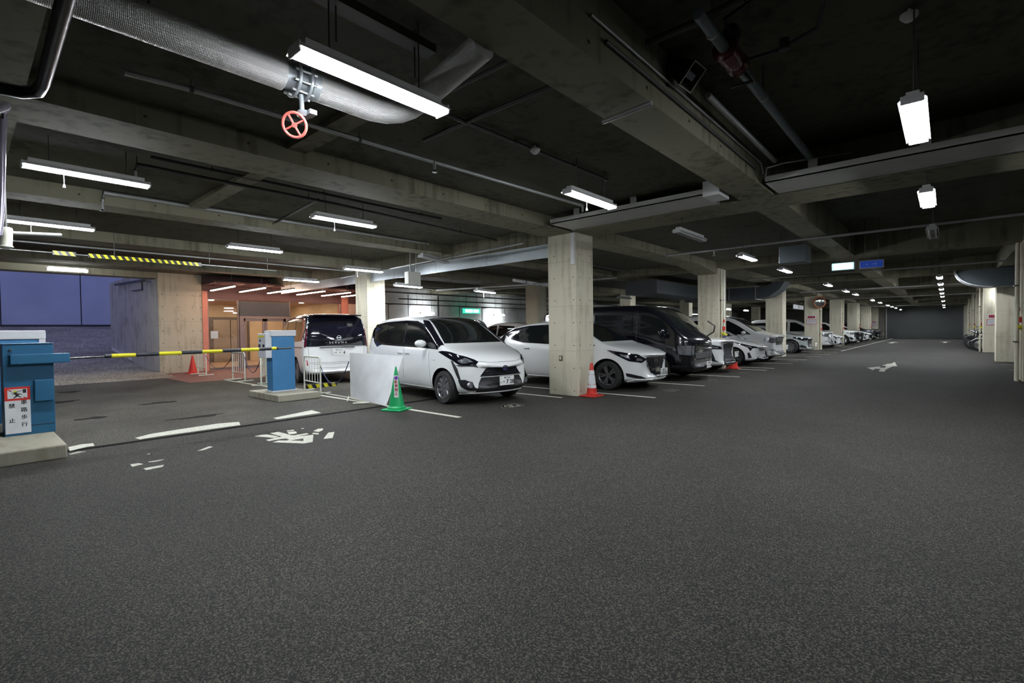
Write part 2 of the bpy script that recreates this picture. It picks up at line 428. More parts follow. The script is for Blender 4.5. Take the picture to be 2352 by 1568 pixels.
    def strip(s, name, mode, pts, r, mt, sg=1, off=.004, parent=None):
        """thin trim rod following the skin"""
        P = []
        for (a, b), (c, d) in zip(pts, pts[1:]):
            for i in range(6): P.append((a + (c - a) * i / 6, b + (d - b) * i / 6))
        P.append(pts[-1]); Q = []
        for a, b in P:
            p, n = s.cast(mode, a, b, sg); Q.append(p + n * off)
        t = MB(); t.tube(Q, r, mt, 6); return t.build(name, parent or s.root, smooth=50)
    def oval_badge(s, y, z, w, h, mode='F', ring=CHROME, inner=None, bars='oval'):
        p, n = s.cast(mode, y, z); sx = 1 if mode == 'F' else -1; b = MB()
        def el(a, c, cy=0, cz=0, r=.006): 
            pts = [(0, cy + a * math.cos(t * math.pi / 10), cz + c * math.sin(t * math.pi / 10)) for t in range(21)]
            b.tube(pts, r, ring, 6, cap=False)
        if inner: b.prism([(w * .95 * math.cos(t * math.pi / 10), h * .95 * math.sin(t * math.pi / 10)) for t in range(20)], lambda u, v, q: (-.004 * sx + q * sx, u, v), .004, inner)
        if bars == 'oval': el(w, h); el(w * .62, h * .4, 0, h * .42); el(w * .3, h * .85)
        else:
            el(w, h, r=.008); b.box((-.004, -w * 1.15, -h * .17), (.008, w * 1.15, h * .17), ring)
        o = b.build('badge', s.root, smooth=40); o.location = p + n * .014; return o
P_ = lambda *a: a
def side_glass(c, band, panes, off=(.004, .009)):
    """dark pillar band with the panes on it, both sides"""
    for g in (1, -1):
        if band: 
            k = c.patch('window_surround', 'S', band, GBLACK, off=off[0], sg=g)
        for p in panes: c.patch('side_window', 'S', p, GLASS, off=off[1], sg=g)

def lower_trim(c, z0, z1, d0, d1, mt=BLACK):
    for g in (1, -1): c.patch('sill_trim', 'S', [(d0, z0), (d1, z0), (d1, z1), (d0, z1)], mt, off=.008, sg=g)

def compact_minivan(loc, label):
    st = [(0, .36, .60, .66, .56), (.03, .25, .66, .77, .66), (.15, .20, .74, .87, .745), (.40, .18, .84, .95, .80), (.70, .17, .91, 1.02, .825), (.95, .17, .955, 1.10, .84),
          (1.25, .17, .98, 1.30, .845), (1.62, .17, .985, 1.55, .847), (1.95, .17, .985, 1.64, .847), (2.5, .17, .99, 1.672, .847), (3.1, .18, 1.00, 1.665, .845), (3.6, .2, 1.02, 1.63, .835), (3.98, .24, 1.04, 1.55, .81), (4.17, .30, 1.0, 1.30, .77), (4.24, .38, .92, 1.04, .70)]
    c = Car('compact_minivan', label, 'car', 4.24, st, WPAINT, loc, whl=(.84, 3.59, .305), bowf=.34, spokes=10, style='twist')
    c.patch('windscreen', 'F', [(-.68, 1.10), (.68, 1.10), (.60, 1.34), (.53, 1.57), (.25, 1.605), (-.25, 1.605), (-.53, 1.57), (-.60, 1.34)], GLASS, off=.008)
    side_glass(c, [(.98, .99), (1.55, 1.015), (2.6, 1.03), (3.35, 1.05), (3.55, 1.0), (3.95, 1.20), (4.02, 1.36), (3.85, 1.50), (3.3, 1.545), (2.4, 1.56), (1.95, 1.54), (1.62, 1.46), (1.25, 1.22)],
               [[(1.10, 1.02), (1.42, 1.03), (1.44, 1.26)], [(1.50, 1.05), (2.22, 1.06), (2.20, 1.50), (1.98, 1.49), (1.72, 1.42), (1.50, 1.29)], [(2.36, 1.06), (3.02, 1.08), (3.0, 1.50), (2.36, 1.51)], [(3.16, 1.10), (3.42, 1.10), (3.62, 1.12), (3.92, 1.28), (3.84, 1.44), (3.3, 1.49), (3.15, 1.49)]])
    for g in (1, -1): c.patch('a_pillar', 'N', [(.93, .72, 1.04), (1.3, .66, 1.32), (1.66, .58, 1.53), (1.80, .64, 1.545), (1.45, .72, 1.32), (1.12, .79, 1.06), (1.05, .80, 1.0)], GBLACK, fine=.035, off=.014, sg=g)
    # face
    for g in (1, -1):
        h = c.patch('headlamp', 'N', [(.23, .47, .735), (.20, .60, .70), (.42, .74, .73), (.55, .79, .80), (.98, .83, .955), (.86, .83, .975), (.62, .78, .97), (.45, .72, .92), (.30, .58, .82)], GBLACK, off=.008, sg=g)
        c.patch('lamp_reflector', 'N', [(.26, .55, .74), (.38, .70, .75), (.46, .735, .80), (.36, .65, .82)], REFL, off=.014, sg=g, parent=h, fine=.05)
        c.patch('headlamp_outline', 'N', [(.21, .50, .70), (.42, .75, .705), (.48, .78, .725), (.20, .52, .715)], CHROME, off=.012, sg=g, parent=h, fine=.05)
        c.patch('bumper_groove', 'N', [(.56, .80, .80), (.60, .81, .80), (.50, .80, .62), (.42, .79, .48), (.36, .74, .42), (.38, .76, .5), (.44, .77, .66)], BLACK, off=.005, sg=g)
        f = c.patch('fog_lamp_bezel', 'N', [(.12, .44, .28), (.25, .68, .26), (.38, .74, .34), (.42, .79, .46), (.30, .70, .47), (.22, .60, .43), (.20, .56, .33)], BLACK, off=.007, sg=g)
        p, n = c.cast('F', g * .635, .375); b = MB(); b.lathe([(.001, .02), (.045, .018), (.055, .0), (.055, -.03)], REFL, 16, 'x'); o = b.build('fog_lamp', f, smooth=40); o.location = p + n * .012
    c.patch('lower_grille', 'F', [(-.54, .25), (.54, .25), (.50, .40), (.44, .50), (-.44, .50), (-.50, .40)], BLACK, off=.007)
    gr = c.patch('upper_grille', 'F', [(-.46, .53), (.46, .53), (.34, .67), (-.34, .67)], GBLACK, off=.008)
    for z in (.56, .60, .64): c.strip('grille_slat', 'F', [(-.40 + (z - .56) * .8, z), (.40 - (z - .56) * .8, z)], .006, DPAINT, parent=gr, off=.010)
    c.strip('chrome_bar', 'F', [(-.47, .525), (.47, .525)], .009, CHROME, parent=gr, off=.010)
    c.patch('front_lip', 'F', [(-.66, .20), (.66, .20), (.62, .235), (-.62, .235)], WPAINT, off=.016)
    c.oval_badge(0, .665, .062, .044, inner=mat('badge_blue', (.01, .012, .12), .2, coat=1))
    c.plate(c.X(0) + .012, -.0, .43, '・7 28', 1, '神戸544', 'た')
    c.mirrors(1.42, 1.05, size=(.085, .125, .075)); c.handle(2.12, .90); c.handle(2.42, .90)
    for g in (1, -1):
        c.strip('door_seam', 'S', [(1.22, .28), (1.26, .6), (1.30, .98)], .0035, DPAINT, sg=g, off=0)
        c.strip('door_seam', 'S', [(2.28, .28), (2.28, 1.04)], .0035, DPAINT, sg=g, off=0)
        c.strip('sill_strip', 'S', [(1.25, .26), (3.2, .26)], .012, GALV, sg=g, off=.004)
        c.strip('side_script_badge', 'S', [(1.05, .80), (1.19, .80)], .006, GALV, sg=g, off=.004)
    c.strip('bonnet_seam', 'F', [(-.60, .80), (-.3, .765), (.3, .765), (.60, .80)], .0035, DPAINT, off=0)
    for g in (1, -1):
        w = MB(); w.tube([c.cast('F', g * .1 - .3, 1.115)[0] + Vector((.03, 0, .01)), c.cast('F', g * .1 + .15, 1.14)[0] + Vector((.02, 0, .01))], .008, BLACK, 6); w.build('wiper', c.root)
    return c

def tall_minivan_rear(loc, label, rz):
    st = [(0, .4, .66, .74, .60), (.04, .26, .76, .88, .70), (.3, .2, .88, 1.02, .80), (.7, .18, .95, 1.10, .84), (1.05, .17, .98, 1.22, .855), (1.5, .17, 1.0, 1.62, .86), (1.85, .17, 1.0, 1.78, .86), (2.6, .17, 1.0, 1.865, .86), (3.6, .18, 1.0, 1.865, .86),
          (4.2, .2, 1.0, 1.84, .857), (4.52, .24, 1.0, 1.80, .85), (4.62, .25, 1.0, 1.74, .845), (4.72, .28, 1.0, 1.40, .83), (4.77, .34, .94, 1.06, .80)]
    c = Car('minivan', label, 'car', 4.77, st, WPAINT, loc, rz, tumble=.13, bowf=.3, bowr=.14, whl=(.92, 3.79, .325), spokes=5, style='twin')
    c.patch('windscreen', 'F', [(-.70, 1.16), (.70, 1.16), (.60, 1.72), (-.60, 1.72)], GLASS, off=.008)
    for g in (1, -1):
        c.patch('roof_side_panel', 'S', [(1.25, 1.22), (1.62, 1.58), (2.0, 1.74), (3.0, 1.79), (4.62, 1.765), (4.66, 1.50), (4.60, 1.40), (4.28, 1.12), (1.3, 1.02)], GBLACK, off=.005, sg=g)
        for p in ([(1.4, 1.1), (2.3, 1.1), (2.3, 1.66), (1.95, 1.62), (1.6, 1.42)], [(2.45, 1.1), (3.4, 1.1), (3.4, 1.66), (2.45, 1.67)], [(3.55, 1.1), (4.25, 1.16), (4.52, 1.42), (4.54, 1.62), (3.55, 1.66)]): c.patch('side_window', 'S', p, GLASS, off=.010, sg=g)
        c.patch('tail_lamp', 'N', [(4.68, .80, .96), (4.62, .86, .97), (4.60, .85, 1.2), (4.63, .80, 1.45), (4.67, .77, 1.45), (4.72, .79, 1.0)], mat('dark_red_lens', (.10, .004, .012), .08, coat=1.0), off=.014, sg=g)
        c.patch('rear_reflector', 'N', [(4.74, .74, .50), (4.70, .80, .50), (4.70, .80, .64), (4.74, .76, .64)], REDL, off=.008, sg=g)
        c.strip('slide_rail', 'S', [(3.3, .955), (4.45, .955)], .012, BLACK, sg=g)
    tg = c.patch('tailgate_glass', 'R', [(-.77, .98), (.77, .98), (.80, 1.10), (.745, 1.55), (.69, 1.77), (0, 1.80), (-.69, 1.77), (-.745, 1.55), (-.80, 1.10)], GBLACK, off=.010)
    c.patch('roof_cap', 'T', [(1.9, -.6), (1.9, .6), (4.66, .62), (4.66, -.62)], GBLACK, off=.006, fine=.2)
    sp = MB(); sp.box((c.X(4.78), -.62, 1.765), (c.X(4.5), .62, 1.80), GBLACK); sp.build('roof_spoiler', c.root, bevel=.02)
    c.strip('chrome_garnish', 'R', [(-.45, .95), (.45, .95)], .014, CHROME, off=.012)
    c.oval_badge(-.02, 1.20, .055, .05, mode='R', bars='bar')
    text_obj('model_lettering', 'S E R E N A', .075, CHROME, tg, face_m((c.cast('R', 0, 1.07)[0].x - .035, 0, 1.07), (-1, 0, 0)), sx=1.25)
    c.plate(c.X(4.77) - .012, 0.0, .83, '・・ 4', -1, '神戸 500', 'さ')
    wp = MB(); p = c.cast('R', .25, 1.3)[0]; wp.tube([Vector((p.x - .03, .0, 1.14)), Vector((p.x - .02, .42, 1.3))], .009, BLACK, 6); wp.build('rear_wiper', c.root)
    for z in (.52, .42): c.strip('bumper_seam', 'R', [(-.6, z), (.6, z)], .0035, DPAINT, off=0)
    c.strip('tailgate_seam', 'R', [(-.72, .94), (-.70, .56), (.70, .56), (.72, .94)], .0035, DPAINT, off=0)
    c.mirrors(1.35, 1.08)
    return c

def electric_hatch(loc, label):
    st = [(0, .32, .64, .74, .60), (.04, .22, .68, .80, .71), (.2, .18, .74, .85, .79), (.5, .16, .81, .92, .85), (.85, .16, .87, .985, .885), (1.15, .16, .91, 1.06, .893), (1.5, .16, .93, 1.26, .895), (1.95, .16, .935, 1.47, .895), (2.4, .16, .94, 1.545, .895), (2.9, .16, .95, 1.55, .893),
          (3.4, .17, .97, 1.50, .885), (3.85, .2, .99, 1.38, .865), (4.15, .24, .99, 1.24, .84), (4.38, .28, .94, 1.04, .79), (4.48, .36, .84, .92, .72)]
    c = Car('hatchback_car', label, 'car', 4.48, st, WPAINT, loc, whl=(.90, 3.60, .318), bowf=.42, spokes=5, style='twin', tumble=.3)
    c.patch('windscreen', 'F', [(-.70, 1.05), (.70, 1.05), (.60, 1.28), (.50, 1.47), (0, 1.50), (-.50, 1.47), (-.60, 1.28)], GLASS, off=.008)
    side_glass(c, [(1.2, .96), (2.3, .985), (3.3, 1.02), (3.75, 1.10), (4.02, 1.24), (3.7, 1.37), (3.2, 1.44), (2.5, 1.465), (2.05, 1.42), (1.6, 1.23)],
               [[(1.45, 1.0), (2.35, 1.01), (2.33, 1.43), (2.08, 1.40), (1.75, 1.26)], [(2.45, 1.01), (3.15, 1.04), (3.35, 1.22), (3.2, 1.40), (2.45, 1.435)], [(3.4, 1.10), (3.7, 1.14), (3.6, 1.30), (3.4, 1.34)]])
    for g in (1, -1):
        h = c.patch('headlamp', 'N', [(.12, .40, .66), (.20, .60, .60), (.42, .78, .64), (.75, .87, .80), (.90, .88, .88), (.70, .86, .86), (.45, .75, .81), (.25, .58, .74)], GBLACK, off=.008, sg=g)
        c.patch('lamp_reflector', 'N', [(.40, .74, .68), (.58, .83, .75), (.62, .84, .80), (.45, .75, .76)], REFL, off=.014, sg=g, parent=h, fine=.05)
        c.patch('lamp_reflector', 'N', [(.20, .58, .64), (.30, .68, .65), (.30, .66, .70), (.22, .58, .69)], REFL, off=.014, sg=g, parent=h, fine=.05)
        c.patch('bumper_vent', 'N', [(.14, .50, .26), (.28, .72, .26), (.44, .86, .30), (.46, .86, .38), (.34, .78, .36), (.2, .62, .32)], BLACK, off=.006, sg=g)
        c.patch('tail_lamp', 'N', [(4.10, .84, .98), (4.35, .78, .92), (4.38, .74, .97), (4.2, .80, 1.04), (3.98, .85, 1.05)], REDL, off=.010, sg=g)
        c.patch('tail_lamp_surround', 'N', [(3.98, .84, 1.05), (4.2, .78, 1.04), (4.05, .74, 1.22), (3.95, .72, 1.28)], GBLACK, off=.008, sg=g)
        c.strip('door_seam', 'S', [(1.28, .26), (1.34, .95)], .0035, DPAINT, sg=g, off=0); c.strip('door_seam', 'S', [(2.40, .26), (2.40, .98)], .0035, DPAINT, sg=g, off=0)
        c.strip('sill_strip', 'S', [(1.3, .22), (3.2, .22)], .014, WPAINT, sg=g, off=.006)
    g_ = c.patch('v_grille', 'F', [(-.44, .72), (-.38, .52), (-.22, .32), (.22, .32), (.38, .52), (.44, .72), (0, .70)], GBLACK, off=.009)
    c.strip('grille_chrome', 'F', [(-.40, .62), (-.25, .33), (-.20, .29), (.20, .29), (.25, .33), (.40, .62)], .012, CHROME, off=.012, parent=g_)
    c.patch('front_lip', 'F', [(-.70, .20), (.70, .20), (.68, .25), (-.68, .25)], WPAINT, off=.018)
    c.oval_badge(0, .60, .065, .058, bars='bar')
    c.plate(c.X(0) + .014, 0, .385, '17-55', 1, '神戸 301', 'は')
    c.mirrors(1.52, 1.0, GBLACK); c.handle(2.2, .86, CHROME); c.handle(3.15, .88, CHROME)
    sp = MB(); sp.box((c.X(4.12), -.52, 1.36), (c.X(3.6), .52, 1.39), WPAINT); sp.build('roof_spoiler', c.root, bevel=.012)
    c.patch('rear_glass', 'R', [(-.55, 1.08), (.55, 1.08), (.48, 1.33), (-.48, 1.33)], GLASS, off=.008)
    return c

def one_box_van(loc, label):
    st = [(0, .38, .78, .92, .72), (.03, .28, .86, 1.02, .80), (.12, .24, .94, 1.12, .85), (.30, .22, 1.02, 1.24, .895), (.50, .22, 1.08, 1.42, .91), (.80, .22, 1.12, 1.68, .925), (1.08, .22, 1.14, 1.87, .935), (1.4, .22, 1.15, 1.96, .94), (2.2, .24, 1.15, 1.99, .94), (3.6, .24, 1.15, 1.985, .94), (4.4, .26, 1.15, 1.96, .935), (4.72, .28, 1.12, 1.90, .92), (4.84, .34, 1.05, 1.6, .88)]
    c = Car('passenger_van', label, 'van', 4.84, st, NPAINT, loc, whl=(1.0, 3.57, .335), bowf=.26, bowr=.04, spokes=8, tumble=.14)
    c.patch('windscreen', 'F', [(-.76, 1.30), (.76, 1.30), (.72, 1.6), (.64, 1.86), (0, 1.89), (-.64, 1.86), (-.72, 1.6)], GLASS, off=.008)
    side_glass(c, None, [[(.62, 1.18), (1.45, 1.16), (1.45, 1.74), (1.12, 1.72), (.85, 1.52)], [(1.66, 1.2), (2.85, 1.2), (2.85, 1.74), (1.66, 1.75)], [(3.0, 1.2), (4.45, 1.22), (4.45, 1.72), (3.0, 1.74)]])
    for g in (1, -1):
        h = c.patch('headlamp', 'N', [(.10, .56, .66), (.24, .80, .66), (.42, .88, .68), (.45, .89, .88), (.26, .82, .90), (.12, .56, .88)], REFL, off=.010, sg=g)
        c.patch('lamp_divider', 'N', [(.16, .68, .66), (.17, .70, .66), (.19, .70, .89), (.18, .68, .89)], CHROME, off=.016, sg=g, parent=h)
        c.strip('door_seam', 'S', [(.75, .35), (.72, 1.1)], .004, BLACK, sg=g, off=0); c.strip('door_seam', 'S', [(1.55, .35), (1.55, 1.8)], .004, BLACK, sg=g, off=0)
    u = c.patch('upper_grille', 'F', [(-.54, .72), (.54, .72), (.58, .90), (-.58, .90)], GBLACK, off=.010)
    c.strip('chrome_bar', 'F', [(-.52, .80), (.52, .80)], .020, CHROME, off=.012, parent=u)
    c.patch('centre_grille', 'F', [(-.42, .56), (.42, .56), (.50, .70), (-.50, .70)], mat('dull_chrome', (.25, .25, .27), .3, .8), off=.012)
    c.patch('lower_grille', 'F', [(-.62, .32), (.62, .32), (.55, .48), (-.55, .48)], BLACK, off=.008)
    c.strip('bumper_chrome', 'F', [(-.62, .50), (.62, .50)], .010, CHROME, off=.010)
    c.plate(c.X(0) + .014, 0, .40, '・・18', 1, '神戸 300', 'ふ')
    c.mirrors(.78, 1.18, NPAINT, (.09, .12, .12), y=1.10)
    t = MB(); p = c.cast('F', .55, 1.0)[0]
    t.tube([(p.x - .12, .60, 1.12), (p.x + .02, .66, 1.22), (p.x + .05, .68, 1.38), (p.x - .06, .67, 1.46), (p.x - .14, .66, 1.52)], .018, BLACK, 8); t.build('bonnet_mirror', c.root, smooth=50)
    c.handle(1.42, 1.02)
    return c

def crossover(loc, label):
    st = [(0, .34, .78, .92, .64), (.04, .24, .84, .97, .76), (.25, .2, .88, 1.0, .85), (.6, .19, .92, 1.04, .89), (1.0, .19, .95, 1.08, .915), (1.4, .19, .97, 1.22, .92), (1.85, .19, .98, 1.46, .92), (2.3, .19, .98, 1.535, .92), (3.1, .2, 1.0, 1.53, .915), (3.7, .22, 1.03, 1.45, .90), (4.2, .26, 1.03, 1.25, .87), (4.42, .3, .98, 1.06, .83), (4.5, .4, .88, .96, .76)]
    c = Car('crossover_car', label, 'car', 4.5, st, WPAINT, loc, whl=(.93, 3.57, .345), bowf=.5, spokes=5, tumble=.3)
    c.patch('windscreen', 'F', [(-.72, 1.10), (.72, 1.10), (.56, 1.46), (-.56, 1.46)], GLASS, off=.008)
    side_glass(c, [(1.2, 1.0), (3.4, 1.05), (3.9, 1.18), (3.4, 1.40), (2.3, 1.45), (1.85, 1.38)], [[(1.5, 1.04), (2.4, 1.05), (2.4, 1.42), (1.95, 1.36)], [(2.5, 1.06), (3.4, 1.1), (3.3, 1.36), (2.5, 1.41)]])
    sp = c.patch('spindle_grille', 'F', [(-.50, .28), (.50, .28), (.28, .56), (.40, .84), (0, .88), (-.40, .84), (-.28, .56)], BLACK, off=.010)
    for k in range(-5, 6):
        for sgn in (1, -1):
            a, b = (k * .09, .30), (k * .09 + sgn * .22, .80)
            def lim(z): return .48 - (z - .30) / .26 * .20 if z < .56 else .28 + (z - .56) / .28 * .10
            pts = [(a[0] + (b[0] - a[0]) * i / 12, a[1] + (b[1] - a[1]) * i / 12) for i in range(13)]; run = []
            for q in pts:
                if abs(q[0]) < lim(q[1]): run.append(q)
            if len(run) > 1: c.strip('grille_mesh', 'F', [run[0], run[-1]], .006, REFL, off=.012, parent=sp)
    c.strip('grille_chrome', 'F', [(-.52, .26), (-.29, .56), (-.42, .86)], .012, CHROME, off=.012, parent=sp); c.strip('grille_chrome', 'F', [(.52, .26), (.29, .56), (.42, .86)], .012, CHROME, off=.012, parent=sp)
    for g in (1, -1):
        h = c.patch('headlamp', 'N', [(.16, .46, .70), (.45, .80, .72), (.72, .88, .82), (.66, .87, .87), (.38, .72, .82), (.22, .52, .78)], GBLACK, off=.009, sg=g)
        c.patch('lamp_reflector', 'N', [(.30, .66, .73), (.48, .80, .75), (.48, .79, .79), (.32, .66, .78)], REFL, off=.014, sg=g, parent=h, fine=.05)
        c.patch('bumper_slot', 'N', [(.42, .80, .64), (.47, .82, .64), (.42, .83, .36), (.25, .68, .33), (.32, .76, .38)], BLACK, off=.007, sg=g)
    c.plate(c.X(0) + .014, 0, .55, '・・72', 1, '神戸 302'); c.mirrors(1.5, 1.06); c.handle(2.3, .92)
    return c

def liftback(loc, label, paint=WPAINT, name='liftback_car'):
    st = [(0, .28, .54, .63, .56), (.05, .20, .58, .68, .66), (.25, .17, .68, .77, .78), (.6, .15, .78, .86, .85), (.95, .15, .84, .94, .875), (1.2, .15, .87, 1.02, .88), (1.6, .15, .88, 1.25, .88), (2.1, .15, .89, 1.44, .88), (2.5, .15, .90, 1.475, .88), (3.1, .15, .93, 1.43, .875), (3.8, .18, .98, 1.27, .86), (4.35, .24, 1.0, 1.10, .82), (4.5, .3, .9, 1.0, .78), (4.54, .4, .8, .9, .7)]
    c = Car(name, label, 'car', 4.54, st, paint, loc, whl=(.93, 3.63, .31), bowf=.55, spokes=7, tumble=.34)
    c.patch('windscreen', 'F', [(-.70, 1.02), (.70, 1.02), (.50, 1.41), (-.50, 1.41)], GLASS, off=.008)
    side_glass(c, [(1.2, .92), (3.4, .98), (3.8, 1.08), (3.2, 1.32), (2.5, 1.38), (2.0, 1.33)], [[(1.5, .95), (2.5, .97), (2.5, 1.35), (2.05, 1.30)], [(2.6, .98), (3.4, 1.03), (3.2, 1.27), (2.6, 1.34)]])
    for g in (1, -1):
        h = c.patch('headlamp', 'N', [(.40, .74, .52), (.46, .78, .64), (.78, .87, .78), (1.0, .88, .86), (.72, .84, .80), (.42, .70, .72), (.16, .44, .62), (.34, .66, .62)], GBLACK, off=.009, sg=g)
        c.patch('lamp_reflector', 'N', [(.36, .68, .62), (.52, .79, .67), (.56, .79, .72), (.38, .67, .68)], REFL, off=.014, sg=g, parent=h, fine=.05)
        c.patch('bumper_slot', 'N', [(.40, .79, .48), (.46, .82, .46), (.42, .84, .24), (.32, .76, .28)], BLACK, off=.008, sg=g)
    c.patch('lower_grille', 'F', [(-.62, .20), (.62, .20), (.45, .34), (-.45, .34)], BLACK, off=.008)
    c.patch('upper_grille', 'F', [(-.35, .52), (.35, .52), (.30, .56), (-.30, .56)], GBLACK, off=.008)
    c.plate(c.X(0) + .014, 0, .43, '・・31', 1); c.mirrors(1.5, .98); c.handle(2.35, .84)
    return c

def big_minivan(loc, label, paint=WPAINT, seed=0, name='minivan', dark_roof=False):
    st = [(0, .34, .82, .96, .68), (.04, .24, .86, 1.00, .78), (.22, .2, .90, 1.05, .84), (.6, .18, .94, 1.09, .86), (.95, .17, .97, 1.20, .87), (1.5, .17, 1.0, 1.60, .87), (1.9, .17, 1.0, 1.78, .87), (2.6, .17, 1.0, 1.86, .87), (3.8, .18, 1.0, 1.85, .87), (4.4, .2, 1.0, 1.80, .86), (4.62, .26, 1.0, 1.6, .84), (4.72, .34, .9, 1.06, .80)]
    c = Car(name, label, 'car', 4.72, st, paint, loc, whl=(.88, 3.73, .32), bowf=.4, spokes=6, tumble=.15)
    c.patch('windscreen', 'F', [(-.72, 1.17), (.72, 1.17), (.61, 1.72), (-.61, 1.72)], GLASS, off=.008)
    side_glass(c, None, [[(1.05, 1.06), (2.2, 1.06), (2.2, 1.62), (1.9, 1.60), (1.5, 1.38)], [(2.35, 1.06), (3.3, 1.06), (3.3, 1.63), (2.35, 1.63)], [(3.42, 1.06), (4.4, 1.1), (4.4, 1.58), (3.42, 1.62)]])
    for g in (1, -1):
        c.patch('headlamp', 'N', [(.10, .48, .74), (.30, .78, .72), (.60, .86, .80), (.56, .86, .94), (.28, .74, .93), (.14, .50, .88)], REFL, off=.009, sg=g)
        c.patch('bumper_slot', 'N', [(.12, .50, .42), (.30, .74, .42), (.42, .82, .46), (.30, .76, .50), (.12, .52, .50)], GALV, off=.007, sg=g)
    u = c.patch('chrome_grille', 'F', [(-.48, .66), (.48, .66), (.50, .90), (-.50, .90)], GBLACK, off=.010)
    for z in (.70, .77, .84): c.strip('grille_bar', 'F', [(-.46, z), (.46, z)], .014, CHROME, off=.014, parent=u)
    c.patch('lower_grille', 'F', [(-.42, .30), (.42, .30), (.42, .42), (-.42, .42)], BLACK, off=.008)
    c.plate(c.X(0) + .014, 0, .56, '・・%d' % (24 + seed), 1); c.mirrors(1.3, 1.08); c.handle(2.05, .9)
    return c

def sedan(loc, label, paint=SPAINT, name='sedan_car', spokes=10):
    st = [(0, .30, .64, .74, .60), (.05, .2, .69, .78, .73), (.25, .17, .75, .84, .83), (.6, .16, .81, .90, .88), (1.0, .15, .86, .96, .90), (1.4, .15, .89, 1.06, .91), (1.9, .15, .90, 1.30, .91), (2.3, .15, .90, 1.42, .91), (2.9, .15, .91, 1.45, .91), (3.5, .16, .93, 1.36, .905), (4.0, .18, .96, 1.15, .89), (4.5, .22, .96, 1.05, .87), (4.85, .3, .9, .98, .82), (4.95, .4, .8, .88, .74)]
    c = Car(name, label, 'car', 4.95, st, paint, loc, whl=(.95, 3.80, .34), bowf=.55, spokes=spokes, tumble=.32)
    c.patch('windscreen', 'F', [(-.72, 1.06), (.72, 1.06), (.54, 1.38), (-.54, 1.38)], GLASS, off=.008)
    side_glass(c, None, [[(1.5, .96), (2.6, .98), (2.6, 1.34), (2.25, 1.30)], [(2.7, .98), (3.7, 1.02), (3.3, 1.28), (2.7, 1.34)]])
    for g in (1, -1):
        c.patch('headlamp', 'N', [(.18, .50, .66), (.42, .76, .64), (.85, .88, .78), (.80, .88, .84), (.45, .76, .78), (.22, .52, .76)], GBLACK, off=.009, sg=g)
        c.patch('bumper_vent', 'N', [(.20, .58, .28), (.45, .82, .28), (.55, .87, .36), (.45, .84, .44), (.25, .66, .36)], BLACK, off=.008, sg=g)
    u = c.patch('grille', 'F', [(-.42, .30), (.42, .30), (.46, .70), (-.46, .70)], BLACK, off=.010)
    for z in (.36, .44, .52, .60): c.strip('grille_bar', 'F', [(-.40, z), (.40, z)], .010, REFL, off=.012, parent=u)
    c.plate(c.X(0) + .014, 0, .44, '・・56', 1); c.mirrors(1.6, 1.0); c.handle(2.4, .84, CHROME)
    return c

def suv(loc, label, paint=WPAINT, name='sport_utility_car'):
    st = [(0, .34, .78, .90, .66), (.05, .26, .83, .95, .78), (.25, .24, .88, 1.0, .86), (.7, .22, .95, 1.05, .90), (1.1, .22, .98, 1.12, .91), (1.6, .22, 1.0, 1.45, .91), (2.0, .22, 1.0, 1.66, .91), (2.6, .22, 1.02, 1.72, .91), (3.6, .24, 1.04, 1.69, .90), (4.2, .26, 1.06, 1.55, .88), (4.5, .3, 1.0, 1.25, .85), (4.62, .4, .9, 1.0, .8)]
    c = Car(name, label, 'car', 4.62, st, paint, loc, whl=(.93, 3.60, .36), bowf=.5, spokes=5, tumble=.22)
    c.patch('windscreen', 'F', [(-.72, 1.14), (.72, 1.14), (.58, 1.60), (-.58, 1.60)], GLASS, off=.008)
    side_glass(c, None, [[(1.4, 1.06), (2.4, 1.07), (2.4, 1.56), (2.0, 1.52)], [(2.5, 1.07), (3.5, 1.1), (3.4, 1.52), (2.5, 1.56)]])
    for g in (1, -1):
        c.patch('headlamp', 'N', [(.14, .50, .76), (.36, .78, .74), (.70, .88, .84), (.65, .88, .92), (.34, .76, .90), (.18, .52, .86)], REFL, off=.009, sg=g)
        c.patch('bumper_vent', 'N', [(.20, .60, .38), (.45, .82, .40), (.55, .87, .58), (.40, .82, .56), (.24, .66, .48)], BLACK, off=.008, sg=g)
    c.patch('grille', 'F', [(-.36, .56), (.36, .56), (.46, .72), (.40, .86), (-.40, .86), (-.46, .72)], BLACK, off=.010)
    c.patch('lower_grille', 'F', [(-.55, .28), (.55, .28), (.5, .42), (-.5, .42)], BLACK, off=.008)
    c.plate(c.X(0) + .014, 0, .50, '・・83', 1); c.mirrors(1.5, 1.08)
    return c
# ================================================================ THE PLACE
SOF, SLB = 3.25, 3.80
def slb(x): return 3.46 if x < -2.0 else 3.80
XL, XR, YB, YF = -20.1, 7.0, -9.0, 66.0
ROWY = [8.10 + 8.14 * k for k in range(8)]
# ---- floor
fl = MB(); fl.box((-7.55, YB, -.2), (XR, YF, 0), ASPH); fl.box((-20.1, 6.9, -.2), (-7.55, YF, 0), ASPH)
floor = struct(fl.build('floor'))
fw = MB(); fw.box((-18.0, YB, -.2), (-7.55, 6.9, 0.0), ASPW); floor2 = struct(fw.build('floor_of_gate_lane'))
redp = mat('red_paving', (.17, .062, .050), .6, noise=(9, .3)); rp = MB(); rp.box((-20.1, 4.2, -.19), (-15.6, 12.0, .004), redp); struct(rp.build('floor_paving_by_entrance'))
jn = MB(); jn.box((-7.62, YB, 0), (-7.50, 6.9, .002), mat('joint_sealer', (.006, .006, .005), .95, spec=.05)); jn.build('expansion_joint', floor)
